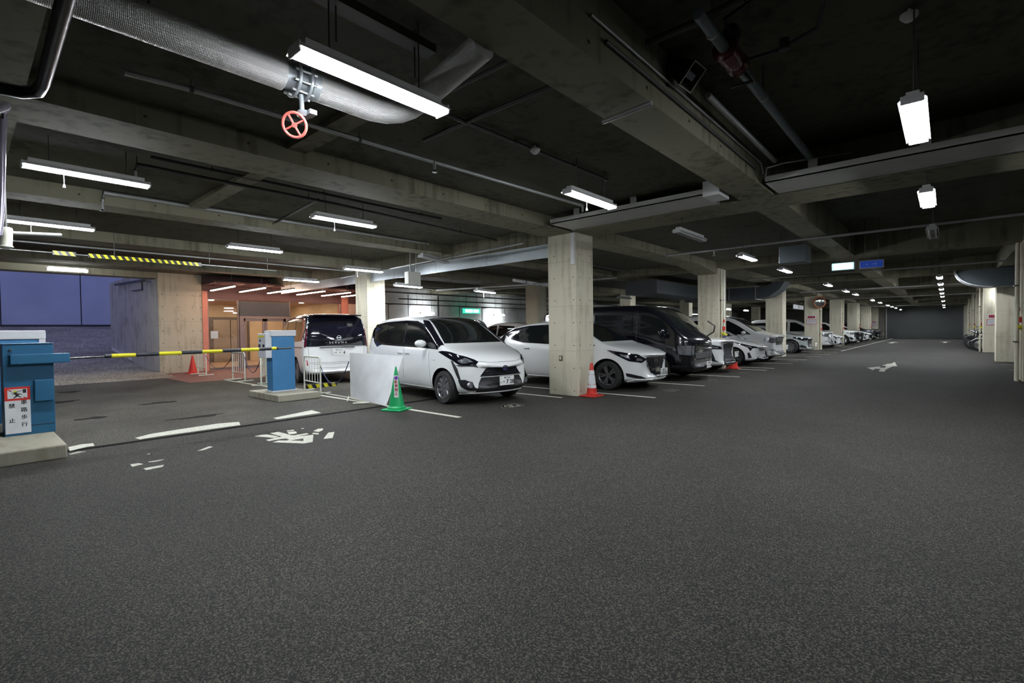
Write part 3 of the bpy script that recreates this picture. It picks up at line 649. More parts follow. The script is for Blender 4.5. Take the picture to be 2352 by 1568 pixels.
# stains and patches worn into the gate lane
stn = mat('oil_stain', (.017, .0155, .014), .95, spec=.1, noise=(14, .3)); sty = mat('ochre_wear', (.10, .085, .04), .8, noise=(30, .5))
def blob(cx, cy, rx, ry, mt, name, z=.003, n=26, seed=0):
    rnd = random.Random(seed); b = MB(); ph = [rnd.uniform(0, 6.3) for _ in range(4)]
    pts = []
    for i in range(n):
        a = 2 * math.pi * i / n; r = 1 + .22 * math.sin(3 * a + ph[0]) + .16 * math.sin(5 * a + ph[1]) + .1 * math.sin(9 * a + ph[2])
        pts.append((cx + rx * r * math.cos(a), cy + ry * r * math.sin(a)))
    b.prism(pts, lambda u, v, w: (u, v, w), z, mt); return b.build(name, floor2)
for i, (a, b_, rx, ry, mt) in enumerate([(365, 925, .12, .3, stn), (455, 957, .10, .35, stn), (212, 960, .12, .2, stn), (140, 923, .2, .25, stn), (160, 900, .2, .2, stn)]):
    p = pz(a, b_); blob(p.x, p.y, rx, ry, mt, 'oil_stain', seed=i)
# ---- painted marks (polygons measured on the ground)
def paint(poly, name='painted_line', mt=LINE, z=.004, parent=None):
    b = MB(); pts = [pz(*p) for p in poly]; b.prism([(p.x, p.y) for p in pts], lambda u, v, w: (u, v, w), z, mt); return b.build(name, parent or floor)
def lineb(x0, y0, x1, y1, w=.09, mt=LINE, name='parking_line'):
    d = Vector((x1 - x0, y1 - y0)).normalized(); n = Vector((-d.y, d.x)) * w / 2; b = MB()
    b.prism([(x0 - n.x, y0 - n.y), (x1 - n.x, y1 - n.y), (x1 + n.x, y1 + n.y), (x0 + n.x, y0 + n.y)], lambda u, v, w_: (u, v, w_), .004, mt); return b.build(name, floor)
def jit(poly, s=1): return poly
paint([(310, 1006), (322, 1009), (365, 1002), (500, 983), (552, 976), (549, 969), (500, 973), (420, 985), (345, 997)], 'lane_stripe', parent=floor2)
paint([(628, 960), (636, 963), (737, 948), (716, 942)], 'lane_stripe', parent=floor2)
paint([(157, 1027), (160, 1036), (200, 1026), (217, 1024), (214, 1018), (185, 1021)], 'lane_stripe', parent=floor2)
paint([(158, 1043), (160, 1045), (198, 1037), (180, 1037)], 'lane_stripe', LINEF, parent=floor2)
for y, x0, x1 in ((5.08, -10.9, -5.6), (7.80, -10.9, -5.63), (8.84, -10.2, -4.18), (11.33, -10.2, -4.16), (13.9, -10.2, -4.16), (16.52, -10.2, -4.16), (17.42, -10.2, -4.16), (19.97, -10.2, -4.16), (22.5, -10.2, -4.2), (25.4, -10.2, -4.16), (27.4, -10.2, -4.15), (30.0, -10.2, -4.2), (33.2, -10.2, -4.2), (35.8, -10.2, -4.2), (38.4, -10.2, -4.2)):
    lineb(x0, y, x1, y, .085)
lineb(-4.25, 31.5, -4.2, 64, .10); lineb(-15.5, 5.1, -10.9, 5.1, .08)
for y in (17.6, 20.2, 22.8, 25.5): lineb(1.35, y, 5.5, y, .08, LINEF)
def gtext(body, x, y, size, rz, mt=LINEF, sx=1.0, name='stall_number'):
    M = Matrix.Rotation(rz, 4, 'Z'); M.translation = (x, y, .003)
    o = text_obj(name, body, size, mt, floor, M, thick=.0015, sx=sx, bold=.012); return o
gtext('48', -5.72, 6.42, .42, math.pi / 2, LINE, 1.2)
for k, (bd, y) in enumerate((('11', 10.1), ('12', 12.62), ('13', 15.2), ('14', 18.7), ('15', 21.2), ('16', 24.0), ('17', 28.6))): gtext(bd, -4.40, y, .42, math.pi / 2, LINEF, 1.1)
# pedestrian pictograph, partly worn away
ped = [[(585, 1002), (600, 999), (612, 998), (628, 1000), (640, 1003), (629, 1006), (612, 1004), (598, 1003)],
       [(621, 995), (640, 992), (662, 998), (668, 1000), (676, 1000), (705, 995), (709, 997), (679, 1003), (700, 1001), (718, 999), (720, 1000.5), (718, 1015), (699, 1018.5), (626, 1016), (640, 1012), (660, 1012), (665, 1009.5), (656, 1007), (645, 1008), (617, 1013), (611, 1010.5), (648, 1003)],
       [(658, 989), (675, 987), (676, 989), (660, 990.5)], [(660, 992), (680, 991), (682, 995), (664, 998)],
       [(720, 990), (730, 985), (742, 984), (741, 988), (732, 992)], [(716, 997), (720, 994), (732, 995), (732, 998)], [(743, 1008), (754, 994), (768, 992), (764, 1006)],
       [(692, 983), (698, 983.5), (698, 985), (692, 984.5)]]
for q in ped: paint(q, 'pedestrian_symbol', LINE)
hole = MB()
for q in ([(668, 1011.6), (697, 1007.5), (697, 1013)],): paint(q, 'symbol_gap', ASPH, z=.0055)
for q in ([(299, 1067), (318, 1064), (329, 1066), (304, 1072)], [(329, 1076), (376, 1068), (374, 1072), (335, 1080)], [(340, 1061), (377, 1055), (360, 1060), (343, 1062)], [(453, 1036), (480, 1025.5), (489, 1026), (470, 1033)], [(337, 1044), (344, 1041.5), (344, 1043)]): paint(q, 'worn_lettering', LINE)
# turn arrow
def arrow(pts, name='turn_arrow'):
    b = MB(); b.prism(pts, lambda u, v, w: (u, v, w), .004, LINE); b.build(name, floor)
arrow([tuple(pz(*p)[:2]) for p in ((2018, 852.6), (2031, 853.4), (2036, 848), (2050, 841.5), (2061.5, 841), (2058, 836.5), (2055.5, 831.5), (2047, 835), (2037, 836), (2026, 839.5), (2036, 840), (2032, 844.8), (2019, 844), (2022, 841.5), (1991.5, 844.5), (2006, 850), (2010, 846.6), (2023, 847.7))])
for x, y in ((-3.2, 47.0), (-.1, 49.0)): arrow([(x - .1, y), (x + .1, y), (x + .1, y + 2.5), (x + .35, y + 2.5), (x, y + 4), (x - .35, y + 2.5), (x - .1, y + 2.5)], 'lane_arrow')
# ---- ceiling slab and beams
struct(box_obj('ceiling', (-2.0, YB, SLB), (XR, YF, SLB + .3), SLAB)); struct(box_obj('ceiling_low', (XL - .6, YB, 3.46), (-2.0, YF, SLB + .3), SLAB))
def bm_y(x0, x1, y0=YB, y1=YF, z=SOF, name='ceiling_beam'):
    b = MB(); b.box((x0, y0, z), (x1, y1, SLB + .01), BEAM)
    if x0 > -12:
        y = y0 + .3
        while y < min(y1, 30):
            for zz in (z + .10,):
                b.lathe([(.016, 0), (.014, .004)], HOLE, 6, 'x', (x1, y, zz))
            y += .9
    return struct(b.build(name))
bm_y(-6.25, -5.57); bm_y(-2.36, -1.90); bm_y(-9.78, -9.30); bm_y(-13.62, -12.95); bm_y(-17.2, -16.75); bm_y(1.3, 2.0); bm_y(4.6, 5.0)
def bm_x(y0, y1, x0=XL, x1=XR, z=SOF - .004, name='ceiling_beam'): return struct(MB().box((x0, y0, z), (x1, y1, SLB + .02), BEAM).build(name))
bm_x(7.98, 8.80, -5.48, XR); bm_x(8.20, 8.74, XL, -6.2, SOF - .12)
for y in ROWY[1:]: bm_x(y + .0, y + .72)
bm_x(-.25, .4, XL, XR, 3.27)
# haunches where beams meet the columns of the main row
for y in ROWY[1:4]:
    b = MB(); b.prism([(y - 1.6, SOF + .01), (y + .05, SOF - .18), (y + .65, SOF - .18), (y + 2.3, SOF + .01)], lambda u, v, w: (-6.22 + w, u, v), .66, BEAM); struct(b.build('beam_haunch'))
# ribs below the slab
for (x0, x1, y) in ((-9.3, -6.7, 2.66), (-5.57, -4.15, 2.62)): struct(box_obj('ceiling_rib', (x0, y - .11, 3.40), (x1, y + .11, 3.47), BEAM))
# ---- columns
def column(x0, y0, w, d, label, hs=None, group='square concrete columns', holes=True, top=SOF + .02):
    b = MB(); b.box((x0, y0, 0), (x0 + w, y0 + d, top), CON)
    if holes:
        for k in range(7):
            z = .10 + k * .455
            for q in (.07, .54): b.lathe([(.011, .002), (.013, -.004)], HOLE, 7, 'y', (x0 + w * .12 + q, y0, z))
            for q in (.13, .50): b.lathe([(.011, .004), (.013, -.002)], HOLE, 7, 'x', (x0 + w, y0 + q, z))
    o = b.build('concrete_column', bevel=.012); o.location = (0, 0, 0); return tag(o, label, 'column', group)
c1 = column(-6.19, 8.14, .69, .62, 'nearest square concrete column, beside the white hatchback and the red cone')
b = MB(); b.box((-5.60, 8.10, 2.62), (-5.515, 8.15, 3.24), LWHITE); b.build('cable_cover', c1, bevel=.006)
b = MB(); b.box((-5.93, 8.128, .70), (-5.85, 8.142, .80), HOLE); b.box((-5.915, 8.122, .72), (-5.865, 8.138, .785), CON); b.build('wall_socket', c1)
colobs = {1: c1}
lab = {2: 'square concrete column with red fire boxes, behind the white crossover', 3: 'square concrete column rising between the white minivan and the silver sedan', 4: 'square concrete column carrying the round mirror and red notice signs', 5: 'square concrete column behind the parked sports car row, fifth along the aisle', 6: 'square concrete column sixth along the left of the aisle', 7: 'square concrete column seventh along the left of the aisle', 8: 'farthest left square concrete column beside the roller shutter'}
for k in range(1, 8): colobs[k + 1] = column(-6.19, ROWY[k] + .06, .69, .65, lab[k + 1], holes=k < 4)
for k in range(0, 7): column(-13.6, ROWY[k] + .03, .64, .62, ['square concrete column left of the compact minivan, before the glazed entrance', 'square concrete column standing behind the white hatchback', 'square concrete column seen beyond the black van roof', 'fourth square concrete column of the rear row', 'fifth square concrete column of the rear row', 'sixth square concrete column of the rear row', 'seventh square concrete column of the rear row'][k], group='square concrete columns of the rear row', holes=k < 2)
for k in range(1, 8): column(1.30, ROWY[k] - .05, .7, .7, ['', 'dark concrete column at the right edge of the aisle with pipes and red boxes', 'shadowed concrete column on the right, second along', 'lit concrete column on the right with notice signs, before the motorcycles', 'right aisle column just beyond the motorcycles', 'fifth column on the right of the aisle', 'sixth column on the right of the aisle', 'right aisle column nearest the roller shutter'][k], group='square concrete columns on the right', holes=False)
# ---- walls
struct(box_obj('wall_left', (XL - .35, 12.0, 0), (XL, YF, SLB + .3), mat('pale_wall', (.50, .51, .49), .7, noise=(2, .16))))
b = MB(); b.box((XL - .001, 14.9, 0), (XL + .012, 14.93, 3.2), BLACK); b.box((XL - .001, 16.8, .9), (XL + .03, 16.84, 3.2), BLACK); b.build('wall_seam', None)
bpy.data.objects['wall_seam']['kind'] = 'structure'; bpy.data.objects['wall_seam'].name = 'trim_1'
struct(box_obj('wall_left_concrete', (XL - .6, 4.55, 0), (XL, 5.86, SLB + .3), concrete('lobby_side_concrete', (.46, .43, .34), .3, .9)))
b = MB()
for k in range(7):
    for q in (.10, .55, 1.0, 1.25): b.lathe([(.014, .003), (.016, -.003)], HOLE, 7, 'x', (XL, 4.56 + q, .2 + k * .42))
b.build('tie_holes', bpy.data.objects['wall_left_concrete'])
struct(box_obj('wall_left_rear', (XL - .35, YB, 0), (XL, -4.5, SLB + .3), WALLR))
struct(box_obj('wall_lintel', (XL - .6, -4.5, 3.26), (XL, 4.56, SLB + .3), BEAM))
struct(box_obj('wall_right', (XR, YB, 0), (XR + .3, YF, SLB + .3), WALLC))
struct(box_obj('wall_near', (XL, YB - .3, 0), (XR, YB, SLB + .3), WALLC))
DWALL = concrete('far_wall_concrete', (.20, .19, .17), .3, 1.8)
b = MB(); b.box((XL, YF, 0), (-4.8, YF + .3, SLB + .3), DWALL); b.box((1.22, YF, 0), (XR, YF + .3, SLB + .3), DWALL); b.box((-4.8, YF, 3.2), (1.22, YF + .3, SLB + .3), DWALL)
struct(b.build('wall_far'))
b = MB(); SH = mat('shutter_steel', (.085, .092, .092), .45, .3)
for k in range(32): b.box((-4.85, YF - .12 + (.02 if k % 2 else 0), k * .1), (1.27, YF + .05, k * .1 + .1), SH)
sh = b.build('roller_shutter'); tag(sh, 'closed grey roller shutter across the far end of the aisle', 'shutter')
for x in (-4.9, 1.22): box_obj('guide_rail', (x, YF - .16, 0), (x + .1, YF, 3.2), GALV, sh)
# drop panel left of the near column
PAN = mat('pale_blue_steel_panel', (.50, .55, .58), .35, .3)
b = MB(); x = -6.25
while x > -19: 
    b.box((x - 1.83, 8.26, 2.85), (x, 8.30, 3.14), PAN); x -= 1.84
tag(b.build('smoke_curtain_panel'), 'long pale steel drop panel under the beam left of the nearest column', 'panel')
# ---- cable trays across the aisle
def tray(x0, x1, label, y0=7.24, y1=7.98):
    b = MB(); b.box((x0, y0, 3.26), (x1, y1, 3.275), TRAY); b.box((x0, y0, 3.26), (x1, y0 + .02, 3.345), TRAY); b.box((x0, y1 - .02, 3.26), (x1, y1, 3.33), TRAY)
    o = b.build('cable_tray'); tag(o, label, 'cable tray', 'flat cable trays crossing the aisle')
    for xx in [x0 + .5 + i * 1.1 for i in range(int((x1 - x0) / 1.1))]:
        r = MB(); r.box((xx, y0 + .03, 3.34), (xx + .10, y0 + .06, 3.46), TRAY); r.tube([(xx + .05, y0 + .3, 3.3), (xx + .05, y0 + .3, slb(xx))], .006, DPIPE, 6); r.build('tray_bracket', o)
    return o
tray(-5.45, -2.67, 'flat pale cable tray running from the nearest column to the ceiling beam'); tray(-1.84, 1.28, 'long flat cable tray right of the ceiling beam, below the twin tube lamp')
tag(MB().box((-2.66, 7.2, 3.22), (-2.42, 7.62, 3.44), LWHITE).build('junction_box', bevel=.008), 'pale box at the right end of the short cable tray', 'junction box')
# ---- outdoors beyond the ramp
RAMP = asphalt('ramp_bricks', (.20, .18, .145), .3, 60, .35)
b = MB(); b.add([(-18.0, -9, 0.001), (-18.0, 4.55, .001), (-22, 4.55, .12), (-22, -9, .12), (-28.5, 4.55, .75), (-28.5, -9, .75), (-38, 14, 1.9), (-38, -9, 1.9), (-28.5, 14, .75),
       (-18.0, -9, -.4), (-18.0, 4.55, -.4), (-38, 14, -.4), (-38, -9, -.4)], [(0, 3, 2, 1), (3, 5, 4, 2), (5, 7, 6, 8, 4)], RAMP)
struct(b.build('ramp_floor'))
struct(MB().box((-18.1, 4.2, 0), (-18, 4.2, .01), RAMP).build('ramp_kerb')) if False else None
OUTW = mat('outer_wall_panels', (.40, .42, .48), .6, noise=(.5, .10))
b = MB(); y = -27.0; ys = [-27 + 3.3 * i for i in range(14)]
for i in range(13): b.box((-38.4, 1.57 + 3.28 * (i - 9), 1.9), (-38, 1.57 + 3.28 * (i - 8) - .05, 11), OUTW)
b.box((-38.5, -28, 0), (-38.06, 16, 11), BLACK); b.box((-38.0, -28, 1.7), (-37.9, 16, 2.0), BLACK); struct(b.build('wall_outer'))
b = MB(); b.box((-24.2, 4.552, 0), (XL - .6, 5.2, 3.6), WALLR); struct(b.build('wall_ramp_side'))
b = MB(); b.box((-28.5, 4.62, 0), (-24.2, 5.2, 3.7), WALLR); struct(b.build('wall_ramp_side_far'))
b = MB(); b.tube([(XL - .66, 4.3, 3.22), (-21.5, 4.45, 3.30), (-23.5, 4.4, 3.36), (-26.5, 4.5, 3.5)], .05, DPIPE, 8); b.tube([(-22, 4.5, 3.35), (-22, 4.5, 3.0), (-23.6, 4.5, 3.05)], .02, DPIPE, 6)
tag(b.build('drain_pipe', smooth=40), 'dark pipework bracketed to the top of the ramp wall', 'pipe')
# ---- entrance lobby
TAN = mat('lobby_tan_wall', (.50, .39, .27), .6, noise=(3, .08)); LFL = mat('lobby_floor', (.30, .20, .14), .35); FRM = mat('bronze_frame', (.20, .14, .125), .4, .5); GRB = mat('grey_door_header', (.05, .048, .05), .5, .2)
b = MB(); b.box((-26, 5.87, -.1), (XL, 12, .02), LFL); struct(b.build('lobby_floor'))
b = MB(); b.box((-26.2, 5.6, 0), (-26, 12.2, 3), TAN); struct(b.build('wall_lobby_back'))
b = MB(); b.box((-26, 5.86, 0), (XL - .6, 6.0, 3), TAN); struct(b.build('wall_lobby_south'))
b = MB(); b.box((-26, 11.7, 0), (XL - .1, 12.0, 3), TAN); struct(b.build('wall_lobby_north'))
b = MB(); b.box((-26, 5.87, 2.72), (XL - .02, 12, 2.85), mat('lobby_ceiling', (.45, .33, .28), .7)); struct(b.build('lobby_ceiling'))
struct(box_obj('canopy_fascia', (XL - .3, 5.86, 2.62), (XL + .02, 12.0, SLB), mat('maroon_fascia', (.10, .042, .038), .6)))
struct(box_obj('canopy_soffit', (XL, 5.86, 3.10), (XL + 1.3, 12.0, 3.16), mat('maroon_soffit', (.10, .04, .035), .6)))
for y0, y1 in ((5.86, 6.03), (11.3, 11.62)): struct(box_obj('salmon_pier', (XL - .3, y0, 0), (XL + .03, y1, 2.9), SALMON))
struct(box_obj('salmon_return_wall', (XL - .3, 11.62, 0), (XL + .01, 12.0, 2.9), mat('pink_concrete', (.5, .33, .25), .7)))
LG = bpy.data.materials.new('lobby_glass'); LG.use_nodes = True; nt = LG.node_tree; N = nt.nodes; N.clear()
o_ = N.new('ShaderNodeOutputMaterial'); mx = N.new('ShaderNodeMixShader'); tr = N.new('ShaderNodeBsdfTransparent'); gl = N.new('ShaderNodeBsdfGlossy'); fr = N.new('ShaderNodeFresnel')
gl.inputs['Roughness'].default_value = .02; fr.inputs[0].default_value = 1.5; tr.inputs[0].default_value = (.92, .90, .88, 1)
nt.links.new(fr.outputs[0], mx.inputs[0]); nt.links.new(tr.outputs[0], mx.inputs[1]); nt.links.new(gl.outputs[0], mx.inputs[2]); nt.links.new(mx.outputs[0], o_.inputs[0])
def glass_wall(n, y0, y1, z0=.1, z1=2.60):
    o = struct(box_obj('window_%d' % n, (XL - .06, y0, z0), (XL - .045, y1, z1), LG))
    b = MB(); b.box((XL - .09, y0, 0), (XL - .02, y1, z0), FRM); b.box((XL - .09, y0, z1), (XL - .02, y1, z1 + .06), FRM); b.box((XL - .09, y0, z0), (XL - .02, y0 + .04, z1), FRM); b.box((XL - .09, y1 - .04, z0), (XL - .02, y1, z1), FRM)
    b.build('window_frame', o); return o
glass_wall(1, 6.03, 7.08); glass_wall(2, 9.0, 11.3)
df = struct(MB().box((XL - .12, 7.10, 2.02), (XL + .04, 8.98, 2.58), GRB).build('door_1', bevel=.01))
b = MB()
for y0, y1 in ((7.10, 7.24), (8.84, 8.98)): b.box((XL - .12, y0, 0), (XL + .03, y1, 2.02), FRM)
b.box((XL - .12, 7.24, 1.93), (XL + .03, 8.84, 2.02), FRM); b.build('door_frame', df)
for y0, y1 in ((7.24, 8.03), (8.05, 8.84)):
    b = MB(); b.box((XL - .08, y0, .02), (XL - .03, y0 + .08, 1.92), FRM); b.box((XL - .08, y1 - .08, .02), (XL - .03, y1, 1.92), FRM); b.box((XL - .08, y0, 1.82), (XL - .03, y1, 1.92), FRM); b.box((XL - .08, y0, .02), (XL - .03, y1, .12), FRM)
    lf = b.build('door_leaf', df); MB().box((XL - .06, y0 + .08, .12), (XL - .05, y1 - .08, 1.82), LG).build('door_pane', lf)
    yh = y1 - .05 if y0 < 8 else y0 + .05; MB().tube([(XL + .0, yh, .85), (XL + .0, yh, 1.2)], .014, CHROME, 8).build('door_handle', lf)
# things inside the lobby: lift doors, panel
LIFT = mat('lift_steel', (.30, .25, .20), .35, .6)
b = MB(); b.box((-25.995, 7.85, 0.02), (-25.9, 9.6, 2.15), mat('lift_surround', (.10, .08, .07), .4)); lf = tag(b.build('lift_entrance'), 'dark framed lift doors on the tan wall inside the lobby', 'lift')
for y0, y1 in ((7.98, 8.70), (8.74, 9.46)): box_obj('lift_door', (-25.9, y0, 0.03), (-25.86, y1, 2.02), LIFT, lf)
tag(box_obj('notice_plate', (XL - .04, 6.12, 1.18), (XL - .01, 6.36, 1.45), GALV), 'small grey square plate on the glass beside the salmon pier', 'sign')
for k, (x, y) in enumerate(((-21.4, 8.2), (-21.4, 9.1), (-23.5, 8.6), (-22.0, 10.4), (-24.5, 10.6), (-22.2, 6.8), (-24.6, 7.1), (-24.3, 9.4))):
    b = MB(); b.lathe([(.001, 2.705), (.09, 2.705), (.10, 2.725)], mat('warm_downlight', (1, 1, 1), .5, emit=(1.0, .80, .58), es=260.0, noise=False), 16, 'z', (x, y, 0)); o = b.build('downlight'); tag(o, 'round warm downlight recessed in the lobby ceiling ' + ('just inside the left door leaf', 'just inside the right door leaf', 'before the lift doors', 'in the middle behind the right window', 'deep behind the right window', 'just behind the left window', 'deep behind the left window', 'above the lift on its right')[k], 'light', 'downlights in the lobby ceiling')
# ================================================================ LAMPS
def make_lamp(lit=True, L=1.22, bare=False):
    root = thing('fluorescent_lamp', 'x', 'lamp'); h = L / 2
    b = MB(); prof = [(-.088, .004), (-.045, .045), (.045, .045), (.088, .004), (.084, .002), (.042, .040), (-.042, .040), (-.084, .002)]
    if bare: prof = [(-.03, .03), (-.03, .06), (.03, .06), (.03, .03)]
    b.prism(prof, lambda u, v, w: (u, w - h, v), L, LWHITE)
    b.box((-.04, -h * .9, .045), (.04, h * .9, .085), LWHITE)
    b.build('reflector_housing', root)
    for s in (-.042, .042):
        t = MB(); t.tube([(s, -h + .02, .0), (s, h - .02, .0)], .0175, TUBE if lit else mat('unlit_tube', (.6, .6, .6), .4), 8); t.build('tube', root, smooth=40)
    e = MB(); e.box((-.07, -h, -.02), (.07, -h + .02, .045), LWHITE); e.build('end_cap', root, bevel=.008); e = MB(); e.box((-.07, h - .02, -.02), (.07, h, .045), LWHITE); e.build('end_cap', root, bevel=.008)
    for s in (-.3, .3):
        r = MB(); r.tube([(0, s * L, .08), (0, s * L, .67)], .006, DPIPE, 6); r.build('hanging_rod', root)
    return root
lampL = make_lamp(True); lampD = make_lamp(False); lampB = make_lamp(True, bare=True)
lamp_used = {}
def lamp(x, y, z, label, lit=True, group=None, rz=0.0, cord=False):
    src = lampB if lit == 2 else (lampL if lit else lampD)
    if src not in lamp_used: o = src; lamp_used[src] = 1
    else: o = copy_tree(src)
    o.location = (x, y, z); o.rotation_euler = (0, 0, rz); o['label'] = label; o['group'] = group or 'fluorescent lamps hung from the ceiling'
    for ch in o.children:
        if ch.name.startswith('hanging_rod'): ch.scale = (1, 1, (slb(x) - z - .07) / .59); ch.location = (0, 0, .08 - .08 * ch.scale[2])
    if cord:
        c = MB(); c.tube([(.08, -.25, .0), (.08, -.25, -.16)], .004, LWHITE, 6); c.lathe([(.001, -.19), (.014, -.185), (.008, -.15)], LWHITE, 8, 'z', (.08, -.25, 0)); c.build('pull_cord', o)
    return o
a_ = lamp(-2.745, 1.83, 2.90, 'bright fluorescent lamp in front of the silver insulated pipe'); a_.scale = (1, .90, 1)
lamp(-7.17, 1.02, 3.1, 'bright lamp at upper left beyond the black pipe', cord=True)
lamp(-10.75, 1.02, 3.1, 'bright lamp at the left edge over the ramp lane', cord=True)
lamp(-7.25, 4.17, 3.1, 'bright lamp in the middle of the ceiling above the gate arm', cord=True)
lamp(-10.91, 4.2, 3.1, 'bright lamp above the yellow and black arm, in front of the deep beam')
f_ = lamp(-18.6, 2.1, 3.18, 'lamp over the ramp opening before the blue dusk wall', 2)
f_.scale = (1, .72, 1)
lamp(-11.24, 6.96, 2.92, 'bright lamp in front of the concrete column by the silver and black minivan', cord=True)
lamp(-14.70, 6.96, 2.92, 'bright lamp hanging before the warm entrance')
lamp(-12.2, 9.07, 2.70, 'bright lamp behind the hanging white box', rz=.14)
lamp(-10.6, 10.75, 2.52, 'bright lamp above the dark minivan in the rear row', rz=.25, cord=True)
lamp(-3.47, 5.50, 3.0, 'bright lamp just left above the short cable tray', cord=True)
for i, (y, z, lit) in enumerate(((8.75, 2.97, 0), (12.1, 2.92, 1), (15.65, 2.92, 1), (22.4, 2.92, 1), (26.9, 2.92, 1), (30.1, 2.92, 1), (37.5, 2.92, 1), (42.1, 2.92, 1), (48.1, 2.92, 1), (51.8, 2.92, 1), (55.9, 2.92, 1), (62.0, 2.92, 1))):
    lamp(-3.45, y, z, ('unlit lamp under the beam right of the nearest column', 'lit lamp over the black van', 'lit lamp over the white crossover', 'fourth lit lamp of the left aisle row', 'lit lamp above the round mirror column', 'sixth lamp of the left aisle row', 'seventh lamp along the left aisle row', 'eighth lamp along the left aisle row', 'ninth lamp along the left aisle row', 'tenth lamp along the left aisle row', 'eleventh lamp along the left aisle row', 'last lamp of the left aisle row by the shutter')[i], bool(lit), 'lamps over the left side of the aisle')
for i, (y, lit) in enumerate(((5.25, 1), (8.5, 1), (11.7, 0), (22.8, 1), (26.5, 1), (30.2, 1), (34.1, 1), (37.9, 1), (45.0, 1), (54.0, 1), (61.0, 1))):
    lamp(-.20, y, 2.98, ('large bright twin tube lamp at upper right above the long cable tray', 'second bright twin tube lamp on the right, below the cable tray', 'small unlit lamp under the second bright one at right', 'first lamp of the distant right string', 'second lamp of the distant right string', 'third lamp of the distant right string', 'fourth lamp of the distant right string', 'fifth lamp of the distant right string', 'sixth lamp of the distant right string', 'seventh lamp of the distant right string', 'last lamp of the distant right string by the shutter')[i], bool(lit), 'lamps over the right side of the aisle')
for x, y, z, r, lb in ((-19.6, 15.7, 2.24, 0, 'bright lamp close to the rear wall left of the green exit sign'), (-19.6, 21.0, 2.24, 0, 'bright lamp close to the rear wall right of the green exit sign'), (-10.9, 34.0, 2.55, 0, 'distant lamp seen right of the second column of the aisle'), (-10.9, 37.8, 2.55, 0, 'distant lamp behind the white liftback, in the rear bay'), (-17, 44, 2.6, 0, 'most distant lamp of the rear bay'), (-10.9, 24.0, 2.9, 0, 'lamp of the rear bay hidden mostly by the black van')):
    lamp(x, y, z, lb, 2 if x < -17.5 or z < 2.6 else True, 'lamps in the rear bay', r)
lamp(-9.0, 7.45, 3.0, 'unlit pale lamp hung left of the nearest column', False, 'unlit lamps', .35); lamp(-11.2, 20.5, 2.75, 'unlit lamp hung behind the black van', False, 'unlit lamps')
q = MB(); q.box((-2.90, 1.45, 3.34), (-2.78, 2.35, 3.40), DPIPE); o = tag(q.build('cable_channel'), 'dark cable channel hung high above the brightest lamp', 'cable channel')
for y in (1.6, 2.2): q = MB(); q.tube([(-2.84, y, 3.12), (-2.84, y, 3.46)], .006, DPIPE, 6); q.build('hanging_rod', o)
# warm strips at the entrance
for i, y in enumerate((6.04, 7.0, 8.0, 9.15, 10.2, 11.1)):
    b = MB(); b.box((-19.7, y - .03, 2.905), (-17.45, y + .03, 2.95), BLACK); o = b.build('strip_light'); b = MB(); b.box((-19.7, y - .026, 2.875), (-17.45, y + .026, 2.905), WTUBE); b.build('diffuser', o); tag(o, ('warm strip light nearest the concrete wall', 'second warm strip light from the left at the entrance', 'third warm strip light from the left at the entrance', 'fourth warm strip light from the left, above the minivan', 'fifth warm strip light from the left at the entrance', 'rightmost warm strip light, partly behind the column')[i], 'lamp', 'slanting warm strip lights before the entrance')
    r = MB(); r.tube([(-19.4, y, 2.92), (-19.4, y, 3.11)], .008, BLACK, 6); r.tube([(-17.7, y, 2.92), (-17.7, y, 3.46)], .008, BLACK, 6); r.build('hanging_rod', o)
# green exit sign
GEX = mat('exit_green_light', (0, .3, .2), .4, emit=(.05, .95, .62), es=1.0, noise=False); WEX = mat('exit_white_light', (1, 1, 1), .4, emit=(.7, 1, .9), es=3.5, noise=False)
ex = thing('exit_sign', 'lit green exit sign hanging before the rear wall', 'sign', (-19.5, 18.7, 2.30))
MB().box((-.06, -.62, 0), (.04, .62, .26), GEX).build('sign_box', ex, bevel=.01)
b = MB(); b.box((.04, -.50, .05), (.046, .02, .21), WEX); b.box((.04, .1, .05), (.046, .5, .21), WEX); b.build('sign_symbol', ex)
b = MB(); b.tube([(0, -.4, .26), (0, -.4, 1.5)], .01, DPIPE); b.tube([(0, .4, .26), (0, .4, 1.5)], .01, DPIPE); b.build('hanging_rod', ex)
# blue guide signs
BL1 = mat('lit_cyan_sign', (.3, .8, .9), .4, emit=(.30, .85, 1.0), es=2.2, noise=False); BL1W = mat('lit_white_sign', (.9, .9, .9), .4, emit=(.8, .97, 1.0), es=3.0, noise=False); BL2 = mat('blue_sign', (.005, .03, .25), .4, emit=(.01, .05, .35), es=.35, noise=False)
for x0, lab_, m1 in ((-2.08, 'lit cyan and white box sign hanging over the aisle', BL1), (-1.53, 'dark blue box sign hanging over the aisle right of the lit one', BL2)):
    s = thing('guide_sign', lab_, 'sign', (x0, 14.0, 2.66), group='box signs over the aisle')
    MB().box((-.003, -.04, -.003), (.453, .06, .177), GALV).build('sign_frame', s, bevel=.004); f = MB().box((.012, -.047, .010), (.438, -.04, .164), m1).build('sign_face', s)
    if m1 is BL1: MB().box((.05, -.051, .022), (.41, -.047, .152), BL1W).build('sign_panel', s)
    else: text_obj('sign_symbol', '・ ⊣', .12, mat('pale_sign_ink', (.5, .6, .8), .5), s, face_m((.20, -.049, .08), (0, -1, 0)))
    b = MB(); b.tube([(.1, 0, .17), (.1, 0, 1.15)], .008, DPIPE); b.tube([(.35, 0, .17), (.35, 0, 1.15)], .008, DPIPE); b.build('hanging_rod', s)
